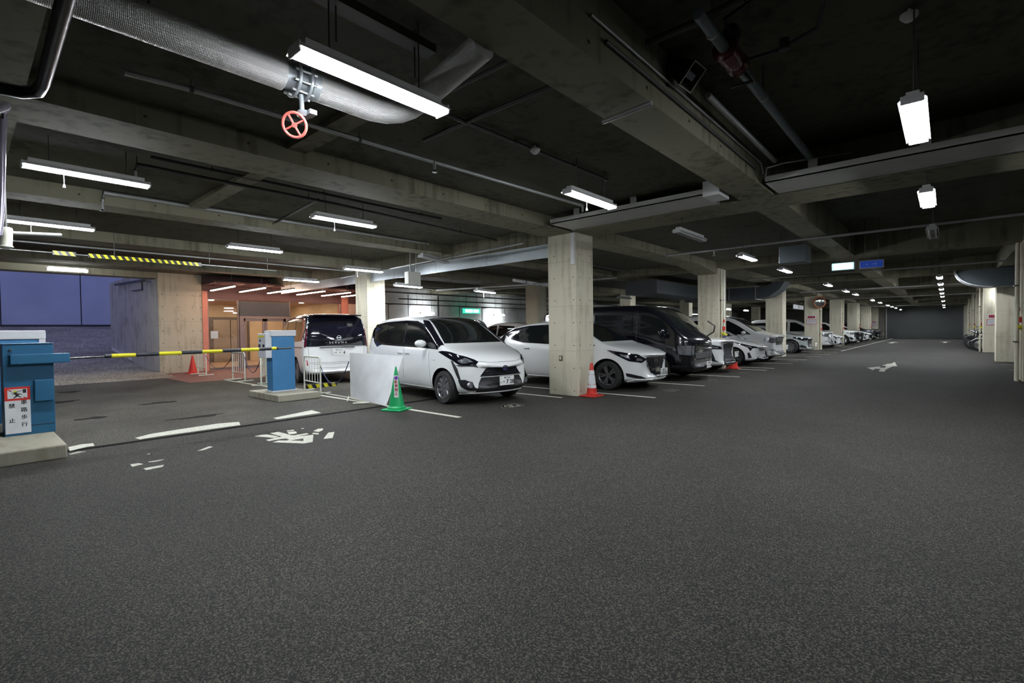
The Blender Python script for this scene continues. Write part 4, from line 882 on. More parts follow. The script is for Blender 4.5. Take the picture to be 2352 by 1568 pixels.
# ================================================================ PIPES
def pipe(name, label, pts, r, mt, cat='pipe', group='ceiling pipes', n=10, hang=None, parent=None):
    b = MB(); b.tube(pts, r, mt, n); o = b.build(name, parent, smooth=40)
    if parent is None: tag(o, label, cat, group)
    if hang:
        for q in hang:
            p = Vector(pts[0]).lerp(Vector(pts[-1]), q) if len(pts) == 2 else Vector(pts[min(int(q * (len(pts) - 1)), len(pts) - 2)]).lerp(Vector(pts[min(int(q * (len(pts) - 1)), len(pts) - 2) + 1]), q * (len(pts) - 1) % 1)
            h = MB(); h.tube([(p.x, p.y, p.z), (p.x, p.y, slb(p.x))], .006, DPIPE, 6); h.lathe([(r + .006, -.015), (r + .006, .015)], DPIPE, 10, 'y', (p.x, p.y, p.z)); h.build('pipe_hanger', o)
    return o
def quilt():
    M = bpy.data.materials.new('foil_insulation'); M.use_nodes = True; nt = M.node_tree; B = nt.nodes['Principled BSDF']; N = nt.nodes.new; L = nt.links.new
    B.inputs['Base Color'].default_value = (.52, .52, .50, 1); B.inputs['Metallic'].default_value = .35; B.inputs['Roughness'].default_value = .42
    tc = N('ShaderNodeTexCoord'); v = N('ShaderNodeTexVoronoi'); v.inputs['Scale'].default_value = 125; v.inputs['Randomness'].default_value = .15; L(tc.outputs['Object'], v.inputs['Vector'])
    n = N('ShaderNodeTexNoise'); n.inputs['Scale'].default_value = 9; n.inputs['Detail'].default_value = 5; L(tc.outputs['Object'], n.inputs['Vector'])
    a = N('ShaderNodeMath'); a.operation = 'MULTIPLY_ADD'; a.inputs[1].default_value = .35; L(v.outputs['Distance'], a.inputs[0]); L(n.outputs['Fac'], a.inputs[2])
    b = N('ShaderNodeBump'); b.inputs['Strength'].default_value = .85; b.inputs['Distance'].default_value = .02; L(a.outputs[0], b.inputs['Height']); L(b.outputs[0], B.inputs['Normal']); return M
FOIL = quilt()
R_ = .098; PX, PZ = -3.33, 3.05
bp = pipe('insulated_pipe', 'thick silver insulated pipe turning a corner beside the brightest lamp', [(PX, .42, PZ), (PX, 1.2, PZ), (PX, 1.48, PZ)], R_, FOIL, 'pipe', None, 28)
pipe('pipe_section', '', [(PX, -3, PZ), (PX, .42, PZ)], R_ * .99, FOIL, parent=bp, n=28)
pipe('pipe_section', '', [(PX, 1.70, PZ), (PX, 2.0, PZ)], R_ * .97, FOIL, parent=bp, n=28)
pipe('pipe_elbow', '', [(PX, 1.99, PZ), (-3.325, 2.16, 3.052), (-3.30, 2.27, 3.062), (-3.245, 2.35, 3.075), (-3.17, 2.40, 3.10), (-3.08, 2.42, 3.125), (-2.93, 2.42, 3.145)], R_ * 1.0, FOIL, parent=bp, n=28)
pipe('pipe_section', '', [(-2.94, 2.42, 3.144), (-2.37, 2.42, 3.265)], R_ * .97, FOIL, parent=bp, n=28)
g = MB(); VG = mat('valve_grey', (.33, .36, .38), .4, .4)
g.lathe([(.078, 1.46), (.078, 1.72)], VG, 24, 'y', (PX, 0, PZ))
for y in (1.555, 1.635): g.lathe([(.118, y - .011), (.122, y - .007), (.122, y + .007), (.118, y + .011)], VG, 28, 'y', (PX, 0, PZ))
g.lathe([(.098, 1.66), (.098, 1.71)], VG, 24, 'y', (PX, 0, PZ))
vb = g.build('valve_flange', bp, smooth=35)
for k in range(10):
    a = 2 * math.pi * k / 10 + .2; q = MB(); q.tube([(PX + .108 * math.cos(a), 1.52, PZ + .108 * math.sin(a)), (PX + .108 * math.cos(a), 1.67, PZ + .108 * math.sin(a))], .009, GALV, 6); q.build('flange_bolt', vb)
q = MB(); q.tube([(PX + .02, 1.595, PZ - .10), (PX + .02, 1.60, PZ - .21)], .016, VG, 10); q.lathe([(.001, PZ - .205), (.04, PZ - .21), (.05, PZ - .23), (.036, PZ - .25), (.001, PZ - .25)], VG, 14, 'z', (PX + .02, 1.61, 0)); q.box((PX + .03, 1.61, PZ - .245), (PX + .11, 1.66, PZ - .215), VG); q.build('valve_stem', bp, smooth=40)
HW = mat('handwheel_red', (.65, .12, .10), .45); q = MB()
hw = [(math.cos(t * math.pi / 12) * .078, math.sin(t * math.pi / 12) * .078, 0) for t in range(25)]
q.tube(hw, .010, HW, 8, cap=False)
for a in (0, math.pi / 2, math.pi, 3 * math.pi / 2): q.tube([(0, 0, .005), (math.cos(a + .4) * .076, math.sin(a + .4) * .076, 0)], .007, HW, 6)
q.lathe([(.016, -.012), (.016, .012)], HW, 10)
hwo = q.build('handwheel', bp, smooth=50); hwo.matrix_local = face_m((PX + .02, 1.545, PZ - .32), (.55, -.60, -.35))
for y in (.75,): h = MB(); h.tube([(PX, y, PZ + R_), (PX, y, slb(PX))], .007, DPIPE); h.build('pipe_hanger', bp)
# black glossy drain at upper left
GP = mat('gloss_black_pipe', (.008, .008, .014), .28, spec=.35)
pipe('black_drain_pipe', 'glossy black pipe with an elbow at the upper left corner', [(-2.2, .335, 2.78), (-3.9, .36, 2.78), (-4.06, .35, 2.78), (-4.14, .29, 2.78), (-4.17, .18, 2.78), (-4.19, -.6, 2.78)], .034, GP, 'pipe', None, 20)
dp = [px_(x, y, -5.6) for x, y in ((14, 243), (8, 275), (4, 350), (3, 440), (0, 500), (-4, 540))]
pipe('down_pipe', 'thin pale drop pipe at the left edge below the black elbow', [(-4.9, .12, 2.80)] + [tuple(p) for p in dp], .024, mat('lilac_pipe', (.55, .5, .62), .2, .5), 'pipe', None, 12)
# sprinkler lines (z chosen under the slab)
def seg(pts, z): return [tuple(pz(a, b, z)) for a, b in pts]
def head(p, o, s=1):
    b = MB(); b.tube([p, (p[0], p[1], p[2] - .10 * s)], .016 * s, GALV, 8); b.lathe([(.03 * s, -.135 * s), (.032 * s, -.13 * s), (.012 * s, -.10 * s)], CHROME, 10, 'z', p); b.build('sprinkler_head', o, smooth=40)
p = pipe('sprinkler_pipe', 'dark sprinkler pipe running above the middle lamp from upper left', [(-7.0, 1.55, 3.41), (-7.02, 3.7, 3.41), (-7.04, 6.0, 3.41)], .022, DPIPE, hang=(.15, .5, .9)); 
p = pipe('sprinkler_pipe', 'long dark sprinkler pipe ending at a pale head beside the left lamp', [(-7.25, 1.45, 3.28), (-7.25, 1.47, 3.36), (-7.25, 4.1, 3.36), (-7.6, 8.1, 3.36)], .022, DPIPE, hang=(.3, .6, .9)); head((-7.25, 1.45, 3.28), p); head((-7.3, 4.5, 3.33), p)
p = pipe('sprinkler_pipe', 'pale conduit fixed along the beam at left', [(-9.26, 1.45, 3.28), (-9.26, 1.47, 3.42), (-9.26, 7.5, 3.42)], .024, GALV, hang=(.2, .5)); head((-9.26, 1.45, 3.28), p)
p = pipe('sprinkler_pipe', 'long pipe running to a sprinkler head left of the lamp by the short cable tray', [(-4.76, .9, 3.35), (-4.76, 1.4, 3.38), (-4.68, 3.7, 3.38), (-4.42, 6.75, 3.33)], .022, GALV, hang=(.3, .55)); head((-4.5, 3.75, 3.32), p); head((-4.42, 6.75, 3.33), p)
p = pipe('sprinkler_pipe', 'dark pipe crossing the ceiling bay toward the smoke detector', [(-3.64, 2.9, 3.42), (-3.58, 6.1, 3.42)], .020, DPIPE, hang=(.4, .75, .97))
pipe('sprinkler_pipe', 'dark cross pipe left of the smoke detector', [(-4.3, 3.44, 3.42), (-2.5, 3.44, 3.42)], .022, DPIPE, hang=(.2,)); pipe('sprinkler_pipe', 'dark cross pipe beside the insulated pipe', [(-4.1, 2.9, 3.42), (-2.5, 2.9, 3.42)], .018, DPIPE)
pipe('sprinkler_pipe', 'dark link pipe below the left ceiling rib', [(-9.2, 3.9, 3.36), (-7.2, 3.7, 3.36)], .024, DPIPE)
pipe('sprinkler_pipe', 'long pale conduit along the high beam beyond the ramp lane', [(-12.9, .3, 3.10), (-12.9, 7.6, 3.10)], .02, GALV)
p = pipe('sprinkler_pipe', 'grey pipe crossing from left of the white box to the ceiling lamps', [(-13.5, 7.6, 2.95), (-6.4, 7.6, 3.08)], .022, GALV, hang=(.3, .7))
pipe('sprinkler_pipe', 'pale pipe ending left of the nearest column in the rear bay', [tuple(pz(1180, 643, 2.75)), tuple(pz(1262, 656, 2.75))], .045, LWHITE, hang=(.3, .7)); pipe('sprinkler_pipe', 'slim grey pipe rising right from the rear bay lamp', [(-12.0, 10.0, 2.62), (-9.2, 11.6, 2.72), (-7.0, 12.4, 2.78)], .026, GALV)
p = pipe('sprinkler_pipe', 'long grey pipe crossing the aisle below the right lamps', [(-5.4, 12.1, 3.2), (1.2, 12.1, 3.2), (6, 12.1, 3.2)], .028, GALV, hang=(.2, .5)); head((-4.2, 12.1, 3.2), p)
for i, (y, z) in enumerate(((19.5, 3.1), (27.9, 3.05), (36.0, 3.0), (52.0, 3.0))): pipe('sprinkler_pipe', ('first', 'second', 'third', 'fourth')[i] + ' distant grey pipe crossing the aisle beyond the guide signs', [(-5.5, y, z), (1.25, y, z)], .035 if i else .028, GALV, hang=(.3, .7))
for i, (x, y0, y1, z) in enumerate(((-14.5, 10.5, 26, 2.95), (-15.8, 10, 28, 2.85), (-17.5, 12.5, 27, 2.75), (-18.9, 12.5, 26, 2.62), (-8.2, 9.0, 15.5, 3.3))): pipe('sprinkler_pipe', ('nearest', 'second', 'third', 'rearmost', 'short')[i] + ' dark pipe of the rear bay', [(x, y0, z), (x, y1, z)], .028, DPIPE, hang=(.15, .35, .55, .75))
for i, y in enumerate((13.4, 17.9, 19.6, 21.5)): pipe('sprinkler_pipe', ('first', 'second', 'third', 'fourth')[i] + ' vertical dark drop of the rear wall pipework', [(-18.9, y, 2.62), (-19.6, y, 2.62), (-19.6, y, 1.9)], .02, DPIPE)
# conduits on the big beam
C1 = -1.88
pipe('conduit', 'upper pale conduit along the lit face of the ceiling beam', [(C1, 3.0, 3.53), (C1, 7.2, 3.53), (C1, 7.3, 3.40)], .012, GALV, group='conduits on the ceiling beam'); pipe('conduit', 'lower dark conduit along the lit face of the ceiling beam', [(C1, 3.2, 3.43), (C1, 7.0, 3.40)], .016, DPIPE, group='conduits on the ceiling beam')
pipe('conduit', 'pale stub conduit below the ceiling beam left of the loudspeaker', [tuple(pz(1497, 236, 3.2)), tuple(pz(1385, 280, 3.2))], .022, GALV, group='conduits on the ceiling beam')
pipe('conduit', 'thin conduit looping over the long cable tray', [(-1.80, 7.1, 3.28), (-1.79, 7.12, 3.42), (-1.6, 7.2, 3.46), (-.9, 7.5, 3.5)], .010, GALV, group='conduits on the ceiling beam')
pipe('conduit', 'pale pipe running beside the ceiling beam below the loudspeaker', [(-1.70, 4.75, 3.52), (-1.70, 7.15, 3.50)], .03, GALV, group='conduits on the ceiling beam')
# right drain pipe with red alarm valve
rp_ = pipe('grey_pipe', 'grey blue pipe with a red valve running along the right ceiling bay', [(-1.30, 3.45, 3.5), (-1.31, 4.05, 3.5)], .042, mat('grey_blue_pipe', (.16, .20, .22), .45, .2), 'pipe', None, 16)
pipe('pipe_section', '', [(-1.31, 4.35, 3.5), (-1.33, 7.5, 3.5)], .042, MATS['grey_blue_pipe'], parent=rp_, n=16)
q = MB(); DR = mat('dark_red_valve', (.09, .010, .010), .25, .2, coat=.5)
q.lathe([(.06, 4.0), (.095, 4.02), (.095, 4.05), (.07, 4.07), (.085, 4.15), (.085, 4.25), (.07, 4.30), (.09, 4.33), (.09, 4.36), (.055, 4.38)], DR, 20, 'y', (-1.31, 0, 3.5)); q.lathe([(.001, .0), (.06, .02), (.075, .08), (.05, .14)], BLACK, 14, 'z', (-1.28, 4.08, 3.54)); q.build('alarm_valve', rp_, smooth=40)
q = MB(); q.tube([(-1.28, 4.05, 3.6), (-1.25, 3.85, 3.62), (-.95, 3.75, 3.64), (-.72, 3.72, 3.66), (-.62, 3.95, 3.62), (-.72, 4.25, 3.52), (-1.0, 4.30, 3.48), (-1.22, 4.28, 3.48)], .014, BLACK, 8)
q.tube([(-1.34, 4.36, 3.46), (-1.36, 4.36, 3.34), (-1.22, 4.42, 3.36), (-1.28, 4.45, 3.46)], .012, BLACK, 8); q.lathe([(.001, -.04), (.04, -.03), (.04, .03), (.001, .04)], BLACK, 12, 'z', (-.70, 3.9, 3.62)); q.lathe([(.001, -.05), (.035, -.04), (.035, .04), (.001, .05)], BLACK, 12, 'z', (-.95, 4.28, 3.50)); q.build('drain_tubing', rp_, smooth=40)
for y in (3.75, 5.1): q = MB(); q.lathe([(.046, -.012), (.046, .012)], GALV, 14, 'y', (-1.31, y, 3.5)); q.tube([(-1.31, y, 3.54), (-1.31, y, SLB)], .006, DPIPE); q.build('pipe_hanger', rp_)
pipe('dark_pipe_run', 'dark pipe crossing the ceiling above the loudspeaker', [tuple(pz(x, y, 3.62)) for x, y in ((1485, 100), (1600, 50), (1710, -5))], .03, DPIPE)
# horn loudspeaker
sp = thing('loudspeaker', 'square horn loudspeaker hung from the ceiling beam at upper right', 'loudspeaker', (0, 0, 0))
cs = [pz(*q, 0) for q in ()]
M_ = face_m((-1.70, 4.38, 3.55), (.723, -.042, -.69)); q = MB()
def sq(s, z, asp=.8): return [(-s, -s * asp, z), (s, -s * asp, z), (s, s * asp, z), (-s, s * asp, z)]
vs = sq(.107, 0, 1) + sq(.07, -.20, 1) + sq(.099, -.004, 1) + sq(.05, -.13, 1)
q.add(vs, [(0, 1, 5, 4), (1, 2, 6, 5), (2, 3, 7, 6), (3, 0, 4, 7), (4, 5, 6, 7), (8, 12, 13, 9), (9, 13, 14, 10), (10, 14, 15, 11), (11, 15, 12, 8), (12, 15, 14, 13), (0, 8, 9, 1), (1, 9, 10, 2), (2, 10, 11, 3), (3, 11, 8, 0)], mat('speaker_brown', (.045, .04, .035), .5)); ho = q.build('horn', sp, fixn=False); ho.matrix_local = M_
q = MB(); q.tube([(-.107, -.107, .002), (.107, -.107, .002), (.107, .107, .002), (-.107, .107, .002), (-.107, -.107, .002)], .004, mat('pale_rim', (.85, .82, .75), .4), 6); q.build('horn_rim', sp).matrix_local = M_
q = MB(); q.box((-.075, -.028, -.12), (.075, .028, -.03), mat('horn_core', (.10, .12, .13), .4)); q.build('horn_core', sp).matrix_local = M_
q = MB(); q.box((-.05, -.05, -.30), (.05, .05, -.22), BLACK); q.tube([(0, 0, -.26), (-.10, .12, -.30)], .015, BLACK, 6); q.build('speaker_driver', sp).matrix_local = M_
pt = M_ @ Vector((-.10, .12, -.30)); q = MB(); q.tube([tuple(pt), (-1.9, pt.y, 3.5)], .02, BLACK, 6); q.build('wall_bracket', sp)
# detectors
for (px0, py0, z, lb) in ((1229, 346, 3.40, 'round smoke detector on the ceiling in the middle bay'), (2088, 38, 3.74, 'round smoke detector near the top right corner')):
    p0 = pz(px0, py0, z); o = thing('smoke_detector', lb, 'detector', tuple(p0)); q = MB(); q.lathe([(.001, -.035), (.03, -.035), (.05, -.015), (.06, .0), (.06, .02)], LWHITE, 18); q.build('cover', o, smooth=40); q = MB(); q.tube([(0, 0, .02), (0, 0, slb(p0.x) - p0.z)], .012, LWHITE); q.build('mounting_stem', o)
# hanging white box, grey boxes, ducts
hb = thing('hanging_box', 'pale square box hanging on two rods above the compact minivan', 'box', tuple(py_(964, 638, 7.75)), group=None)
MB().box((-.14, -.36, -.17), (.02, .02, .14), mat('pale_box', (.62, .62, .55), .5)).build('box_body', hb, bevel=.01); q = MB(); q.tube([(-.05, -.25, .12), (-.05, -.25, 3.47 - hb.location.z)], .012, GALV); q.tube([(-.05, -.07, .12), (-.05, -.07, 3.47 - hb.location.z)], .012, GALV); q.build('hanging_rod', hb)
gb = thing('duct_box', 'dark grey box duct hanging over the aisle above the black van', 'duct', (-2.77, 12.0, 2.72)); MB().box((0, 0, 0), (.52, .5, .36), DUCT).build('box_body', gb, bevel=.005); q = MB(); [q.tube([(x, .1, .36), (x, .1, 1.08)], .008, DPIPE) for x in (.08, .44)]; q.build('hanging_rod', gb)
dk = thing('air_duct', 'large dark air duct with a bent end in front of the third column', 'duct', (0, 0, 0))
b = MB(); b.box((-9.2, 22.6, 2.55), (-6.1, 23.6, 3.05), DUCT); b.prism([(-6.1, 2.55), (-5.6, 2.62), (-5.2, 2.90), (-5.0, 3.22), (-5.35, 3.24), (-5.75, 3.05), (-6.1, 3.05)], lambda u, v, w: (u, 22.6 + w, v), 1.0, DUCT); b.build('duct_body', dk)
for x in (-8.2, -7.2, -6.12): q = MB(); q.box((x - .015, 22.58, 2.53), (x + .015, 23.62, 3.07), GALV); q.build('duct_flange', dk)
d2 = thing('air_duct', 'dark air duct with a curved pale lip at the right of the aisle', 'duct', (0, 0, 0))
arc = [(1.15 - .95 * math.cos(t), 3.22 - .62 * math.sin(t)) for t in [i * math.pi / 16 for i in range(9)]]
b = MB(); b.prism(arc + [(3.6, 2.6), (3.6, 3.22)], lambda u, v, w: (u, 23.1 + w, v), .8, DUCT); b.build('duct_body', d2)
b = MB(); 
for (a, c_), (d, e) in zip(arc, arc[1:]): b.add([(a - .02, 23.05, c_ - .01), (d - .02, 23.05, e - .01), (d - .02, 23.95, e - .01), (a - .02, 23.95, c_ - .01), (a + .02, 23.05, c_ + .01), (d + .02, 23.05, e + .01), (d + .02, 23.95, e + .01), (a + .02, 23.95, c_ + .01)], [(0, 1, 2, 3), (4, 7, 6, 5), (0, 4, 5, 1), (3, 2, 6, 7)], mat('pale_duct_lip', (.62, .64, .66), .3, .4))
b.build('duct_lip', d2)
for i, (x, y0, y1) in enumerate(((-8.6, 17.3, 22.5),)): tag(MB().box((x - .8, y0, 2.65), (x + .5, y1, 3.15), DUCT).build('rectangular_duct', bevel=.01), 'long dark rectangular duct over the rear of the middle stalls', 'duct')
x, y0, y1 = -8.6, 17.3, 22.5
q = MB(); [q.tube([(x - .6, y, 3.14), (x - .6, y, 3.46)], .01, DPIPE) for y in (y0 + .5, y1 - .5)]; [q.tube([(x + .3, y, 3.14), (x + .3, y, 3.46)], .01, DPIPE) for y in (y0 + .5, y1 - .5)]; q.build('hanging_rod', bpy.data.objects['rectangular_duct'])
# hazard striped height bar
hz = thing('height_bar', 'thin height limit bar with yellow and black tape hung over the gate lane', 'height bar', (-11.8, 0, 2.8))
MB().tube([(0, -.4, 0), (0, 5.0, 0)], .007, GALV).build('bar', hz)
q = MB(); y = 1.18
spans = [(1.18, 1.42), (1.66, 3.05), (3.14, 3.42)]
for a, c_ in spans:
    y = a
    while y < c_:
        q.add([(.018, y, -.035), (.018, y + .05, -.035), (.018, y + .01, .035), (.018, y - .04, .035), (.013, y, -.035), (.013, y + .05, -.035), (.013, y + .01, .035), (.013, y - .04, .035)], [(0, 1, 2, 3), (7, 6, 5, 4), (0, 4, 5, 1), (1, 5, 6, 2), (2, 6, 7, 3), (3, 7, 4, 0)], YEL); y += .105
q.build('hazard_tape', hz)
q = MB()
for a, c_ in spans: q.box((-.010, a - .04, -.037), (.014, c_ + .03, .037), BLACK)
q.build('board', hz); q = MB(); [q.tube([(0, y, 0), (0, y, .5)], .005, DPIPE) for y in (.6, 2.0, 3.6, 4.8)]; q.build('hanging_rod', hz)
cc = thing('security_camera', 'pale cylindrical camera housing at the left edge below the lamp', 'camera', tuple(px_(13, 545, -7.5))); q = MB(); q.lathe([(.001, .11), (.05, .105), (.058, .08), (.055, .0), (.05, -.08), (.06, -.10), (.03, -.12), (.001, -.12)], mat('camera_shell', (.6, .6, .5), .3, .3), 16); q.build('housing', cc, smooth=40); q = MB(); q.tube([(0, 0, .05), (-.1, .45, .10)], .02, GALV); q.tube([(0, 0, .1), (0, 0, 1.0)], .015, DPIPE); q.build('mounting_arm', cc)
# ================================================================ GATE
def island(x0, y0, x1, y1, h, label):
    b = MB(); b.box((x0, y0, 0), (x1, y1, h), concrete('island_concrete', (.36, .34, .27), .3, 4.0) if 'island_concrete' not in MATS else MATS['island_concrete'])
    return tag(b.build('kerb_island', bevel=.015), label, 'kerb', 'raised concrete islands of the gate')
island(-9.9, -.9, -7.17, .76, .15, 'raised concrete island at the left edge under the gate machine'); island(-11.05, 4.05, -9.60, 4.90, .13, 'raised concrete island under the blue ticket machine')
# gate machine with arm
gm = thing('gate_machine', 'dark blue barrier gate machine with a warning sign and a striped arm', 'gate machine', (-8.45, .55, .15))
def gbx(n, a, b_, mt, parent=gm, bev=.006):
    o = MB().box((a[0] + 8.45, a[1] - .55, a[2] - .15), (b_[0] + 8.45, b_[1] - .55, b_[2] - .15), mt).build(n, parent, bevel=bev); return o
gbx('body', (-8.72, .335, .15), (-8.25, .775, 1.235), BLUED); gbx('lid', (-8.73, .33, 1.235), (-8.24, .78, 1.245), BLUED)
gbx('arm_bracket', (-8.25, .395, 1.00), (-8.15, .915, 1.115), BLUED); gbx('access_cover', (-8.25, .595, .545), (-8.19, .765, .80), BLUED); gbx('plinth_seam', (-8.25, .34, .255), (-8.246, .77, .262), BLACK)
k = MB().lathe([(.001, .03), (.012, .03), (.014, 0), (.014, -.02)], CHROME, 12, 'x', (0, 0, 0)).build('lock', gm, smooth=40); k.location = (.21, -.145, 1.02)
am = thing('tmp', None, None); bpy.data.objects.remove(am)
a = MB(); a.tube([(0, 0, 0), (0, .40, .008)], .013, mat('arm_steel', (.02, .02, .02), .2, .4, coat=.5), 10); arm = a.build('gate_arm', gm, smooth=40); arm.location = (-8.22 + 8.45, .90 - .55, 1.045 - .15)
y = .40; n = 0
segs = [(.40, .05, 0), (.45, .27, 1), (.72, .28, 0), (1.0, .27, 1), (1.27, .28, 0), (1.55, .29, 1), (1.84, .56, 0), (2.40, .35, 1), (2.75, .17, 0), (2.43, .0, 0)]
segs = [(.36, .07, BLACK), (.43, .26, YEL), (.69, .26, BLACK), (.95, .27, YEL), (1.22, .26, BLACK), (1.48, .27, YEL), (1.75, .26, BLACK), (2.01, .27, YEL), (2.28, .19, BLACK), (2.47, .08, YEL), (2.55, .04, BLACK)]
for y0, l, mt_ in segs:
    m2 = mt_ if mt_ is YEL else mat('arm_pad_black', (.02, .022, .03), .5)
    r_ = .026; q = MB(); q.lathe([(r_ - .006, y0), (r_, y0 + .006), (r_, y0 + l - .006), (r_ - .006, y0 + l)], m2, 16, 'y', (0, 0, .008 + (y0) * .012)); o = q.build('foam_sleeve', arm, smooth=40)
    if mt_ is YEL: o['label'] = 'yellow foam sleeve'
q = MB(); q.tube([(0, 2.57, .03), (0, 2.80, .034)], .014, BLACK, 10); q.build('arm_tip', arm, smooth=40)
# warning sign on the machine
sg = thing('warning_sign', 'white and red no walking sign with black lettering on the gate machine', 'sign', (-8.249, .45, .455))
def sb(n, y0, z0, y1, z1, mt, t=.004, d=0, parent=sg): return MB().box((d, y0, z0), (d + t, y1, z1), mt).build(n, parent)
sb('sign_plate', -.108, -.275, .108, .275, mat('sign_white', (.66, .68, .70), .45))
b = MB(); b.box((.004, -.108, .115), (.0055, .108, .275), RED); b.box((.0055, -.083, .14), (.007, .083, .25), MATS['sign_white']); b.build('red_border', sg)
q = MB(); PF = lambda u, v, w: (.007 + w, u, v)
q.lathe([(.015, 0), (.015, .001)], BLACK, 14, 'x', (.007, -.018, .212)); q.prism([(-.04, .175), (-.035, .195), (-.012, .20), (.015, .197), (.038, .185), (.034, .178), (.012, .185), (.008, .172), (.035, .15), (.026, .146), (0, .163), (-.028, .143), (-.038, .147), (-.016, .17), (-.02, .188), (-.032, .188)], PF, .0012, BLACK); q.box((.007, .045, .20), (.0082, .075, .245), BLACK); q.prism([(-.05, .205), (.04, .235), (.04, .230), (-.05, .198)], PF, .001, BLACK); q.build('walking_figure', sg)
q = MB(); q.prism([(-.035, .222), (-.022, .238), (-.004, .228), (-.008, .214), (-.03, .212)], PF, .0018, YEL); q.build('yellow_helmet', sg); q = MB(); q.prism([(-.083, .25), (-.045, .235), (-.055, .222), (-.083, .243)], PF, .0015, RED); q.prism([(.04, .16), (.06, .152), (.083, .14), (.06, .14)], PF, .0015, RED); q.build('red_slash', sg)
for i, ch in enumerate('車路歩行'): text_obj('sign_letter', ch, .058, DKTXT, sg, face_m((.0042, .052, .085 - i * .088), (1, 0, 0)), bold=.0012)
for i, ch in enumerate('禁止'): text_obj('sign_letter', ch, .058, DKTXT, sg, face_m((.0042, -.050, .050 - i * .175), (1, 0, 0)), bold=.0012)
def ticket(loc, label, rear=False):
    t = thing('ticket_machine', label, 'ticket machine', loc)
    MB().box((-.30, 0, .0), (.02, .50, .025), MWHITE).build('plinth', t); MB().box((-.28, .02, .025), (0, .48, 1.14), BLUE).build('cabinet', t, bevel=.006)
    MB().box((-.30, -.01, 1.14), (.025, .51, 1.26), MWHITE).build('top_cap', t, bevel=.01); MB().box((-.40, -.10, .70), (-.02, .03, 1.20), MWHITE).build('ticket_head', t, bevel=.012) if not rear else MB().box((-.30, .44, .2), (.022, .505, 1.14), MWHITE).build('side_frame', t)
    if not rear:
        b = MB(); b.box((-.36, -.106, .85), (-.27, -.098, .98), BLACK); b.box((-.16, -.106, .85), (-.07, -.098, .98), BLACK); b.box((-.30, -.106, 1.03), (-.25, -.098, 1.08), BLACK); b.build('ticket_slot', t); MB().box((-.38, -.106, 1.12), (-.1, -.098, 1.16), YEL).build('yellow_label', t)
    return t
ticket((-10.27, 4.21, .13), 'blue ticket machine with white cap on the middle island'); ticket((-9.4, .30, .15), 'blue ticket machine with white cap behind the barrier gate at left', True)
# ================================================================ BARRIERS, CONES, BOARD
def rail(p0, p1, label, h=.80, n=5):
    p0, p1 = Vector((*p0, 0)), Vector((*p1, 0)); c = (p0 + p1) / 2; d = (p1 - p0); L = d.length; t = thing('rail_barrier', label, 'barrier', tuple(c), math.atan2(d.y, d.x), 'white tubular rail barriers')
    b = MB(); hl = L / 2; b.tube([(-hl, 0, .02), (-hl, 0, h - .06), (-hl + .02, 0, h - .02), (-hl + .06, 0, h), (hl - .06, 0, h), (hl - .02, 0, h - .02), (hl, 0, h - .06), (hl, 0, .02)], .019, WRAIL, 8); b.tube([(-hl, 0, .24), (hl, 0, .24)], .013, WRAIL, 8); b.build('frame', t, smooth=40)
    for k in range(n): x = -hl + L * (k + 1) / (n + 1); q = MB(); q.tube([(x, 0, .24), (x, 0, h)], .007, WRAIL, 6); q.build('baluster', t)
    for s in (-hl, hl): q = MB(); q.tube([(s, -.22, .018), (s, .22, .018)], .017, WRAIL, 8); q.build('foot', t)
    return t
def P2(px, py): p = pz(px, py); return (p.x, p.y)
rail(P2(700, 897), P2(737, 905), 'white rail barrier standing behind the middle island, right of the ticket machine'); rail(P2(600, 886), P2(612, 881), 'white rail barrier half hidden left of the ticket machine'); rail(P2(535, 872), P2(563, 876), 'white rail barrier in the middle before the entrance doors'); rail(P2(455, 859), P2(474, 862), 'white rail barrier beside the red cone by the salmon pier')
def chain(a, b_, sag, label, mt=None):
    a, b_ = Vector(a), Vector(b_); pts = [a.lerp(b_, i / 14) - Vector((0, 0, sag * (1 - (2 * i / 14 - 1) ** 2))) for i in range(15)]
    q = MB(); q.tube(pts, .010, mt or mat('chain_blue', (.02, .025, .09), .5), 6); tag(q.build('barrier_chain', smooth=50), label, 'chain', 'chains slung between the barriers')
pA = pz(737, 905); pB = Vector((-8.83, 5.1, 0)); chain((pA.x, pA.y, .62), (pB.x, pB.y, .75), .42, 'dark chain sagging between the rail barrier and the white board')
pA = pz(563, 876); pB = pz(600, 886); chain((pA.x, pA.y, .70), (pB.x, pB.y, .70), .40, 'dark blue chain left of the ticket machine'); pA = pz(474, 862); pB = pz(535, 872); chain((pA.x, pA.y, .65), (pB.x, pB.y, .70), .42, 'dark chain left of the middle rail barrier')
bd = thing('barrier_board', 'large white panel board on a low stand before the compact minivan', 'board', (-8.05, 5.02, 0)); BW = mat('board_white', (.60, .61, .62), .55, noise=(2.5, .12))
A0, A1, A2, A3 = Vector((-.78, .11, .045)), Vector((.66, -.06, .03)), Vector((.42, .50, .87)), Vector((-.78, .11, .93))
q = MB(); NU, NV = 14, 8; g0 = [A0.lerp(A1, i / NU).lerp(A3.lerp(A2, i / NU), j / NV) for j in range(NV + 1) for i in range(NU + 1)]
vs = g0 + [v + Vector((.002, .014, 0)) for v in g0]; n_ = len(g0); fs_ = []
for j in range(NV):
    for i in range(NU):
        a = j * (NU + 1) + i; fs_ += [(a, a + 1, a + NU + 2, a + NU + 1), (n_ + a, n_ + a + NU + 1, n_ + a + NU + 2, n_ + a + 1)]
per = [i for i in range(NU + 1)] + [j * (NU + 1) + NU for j in range(1, NV + 1)] + [NV * (NU + 1) + i for i in range(NU - 1, -1, -1)] + [j * (NU + 1) for j in range(NV - 1, 0, -1)]
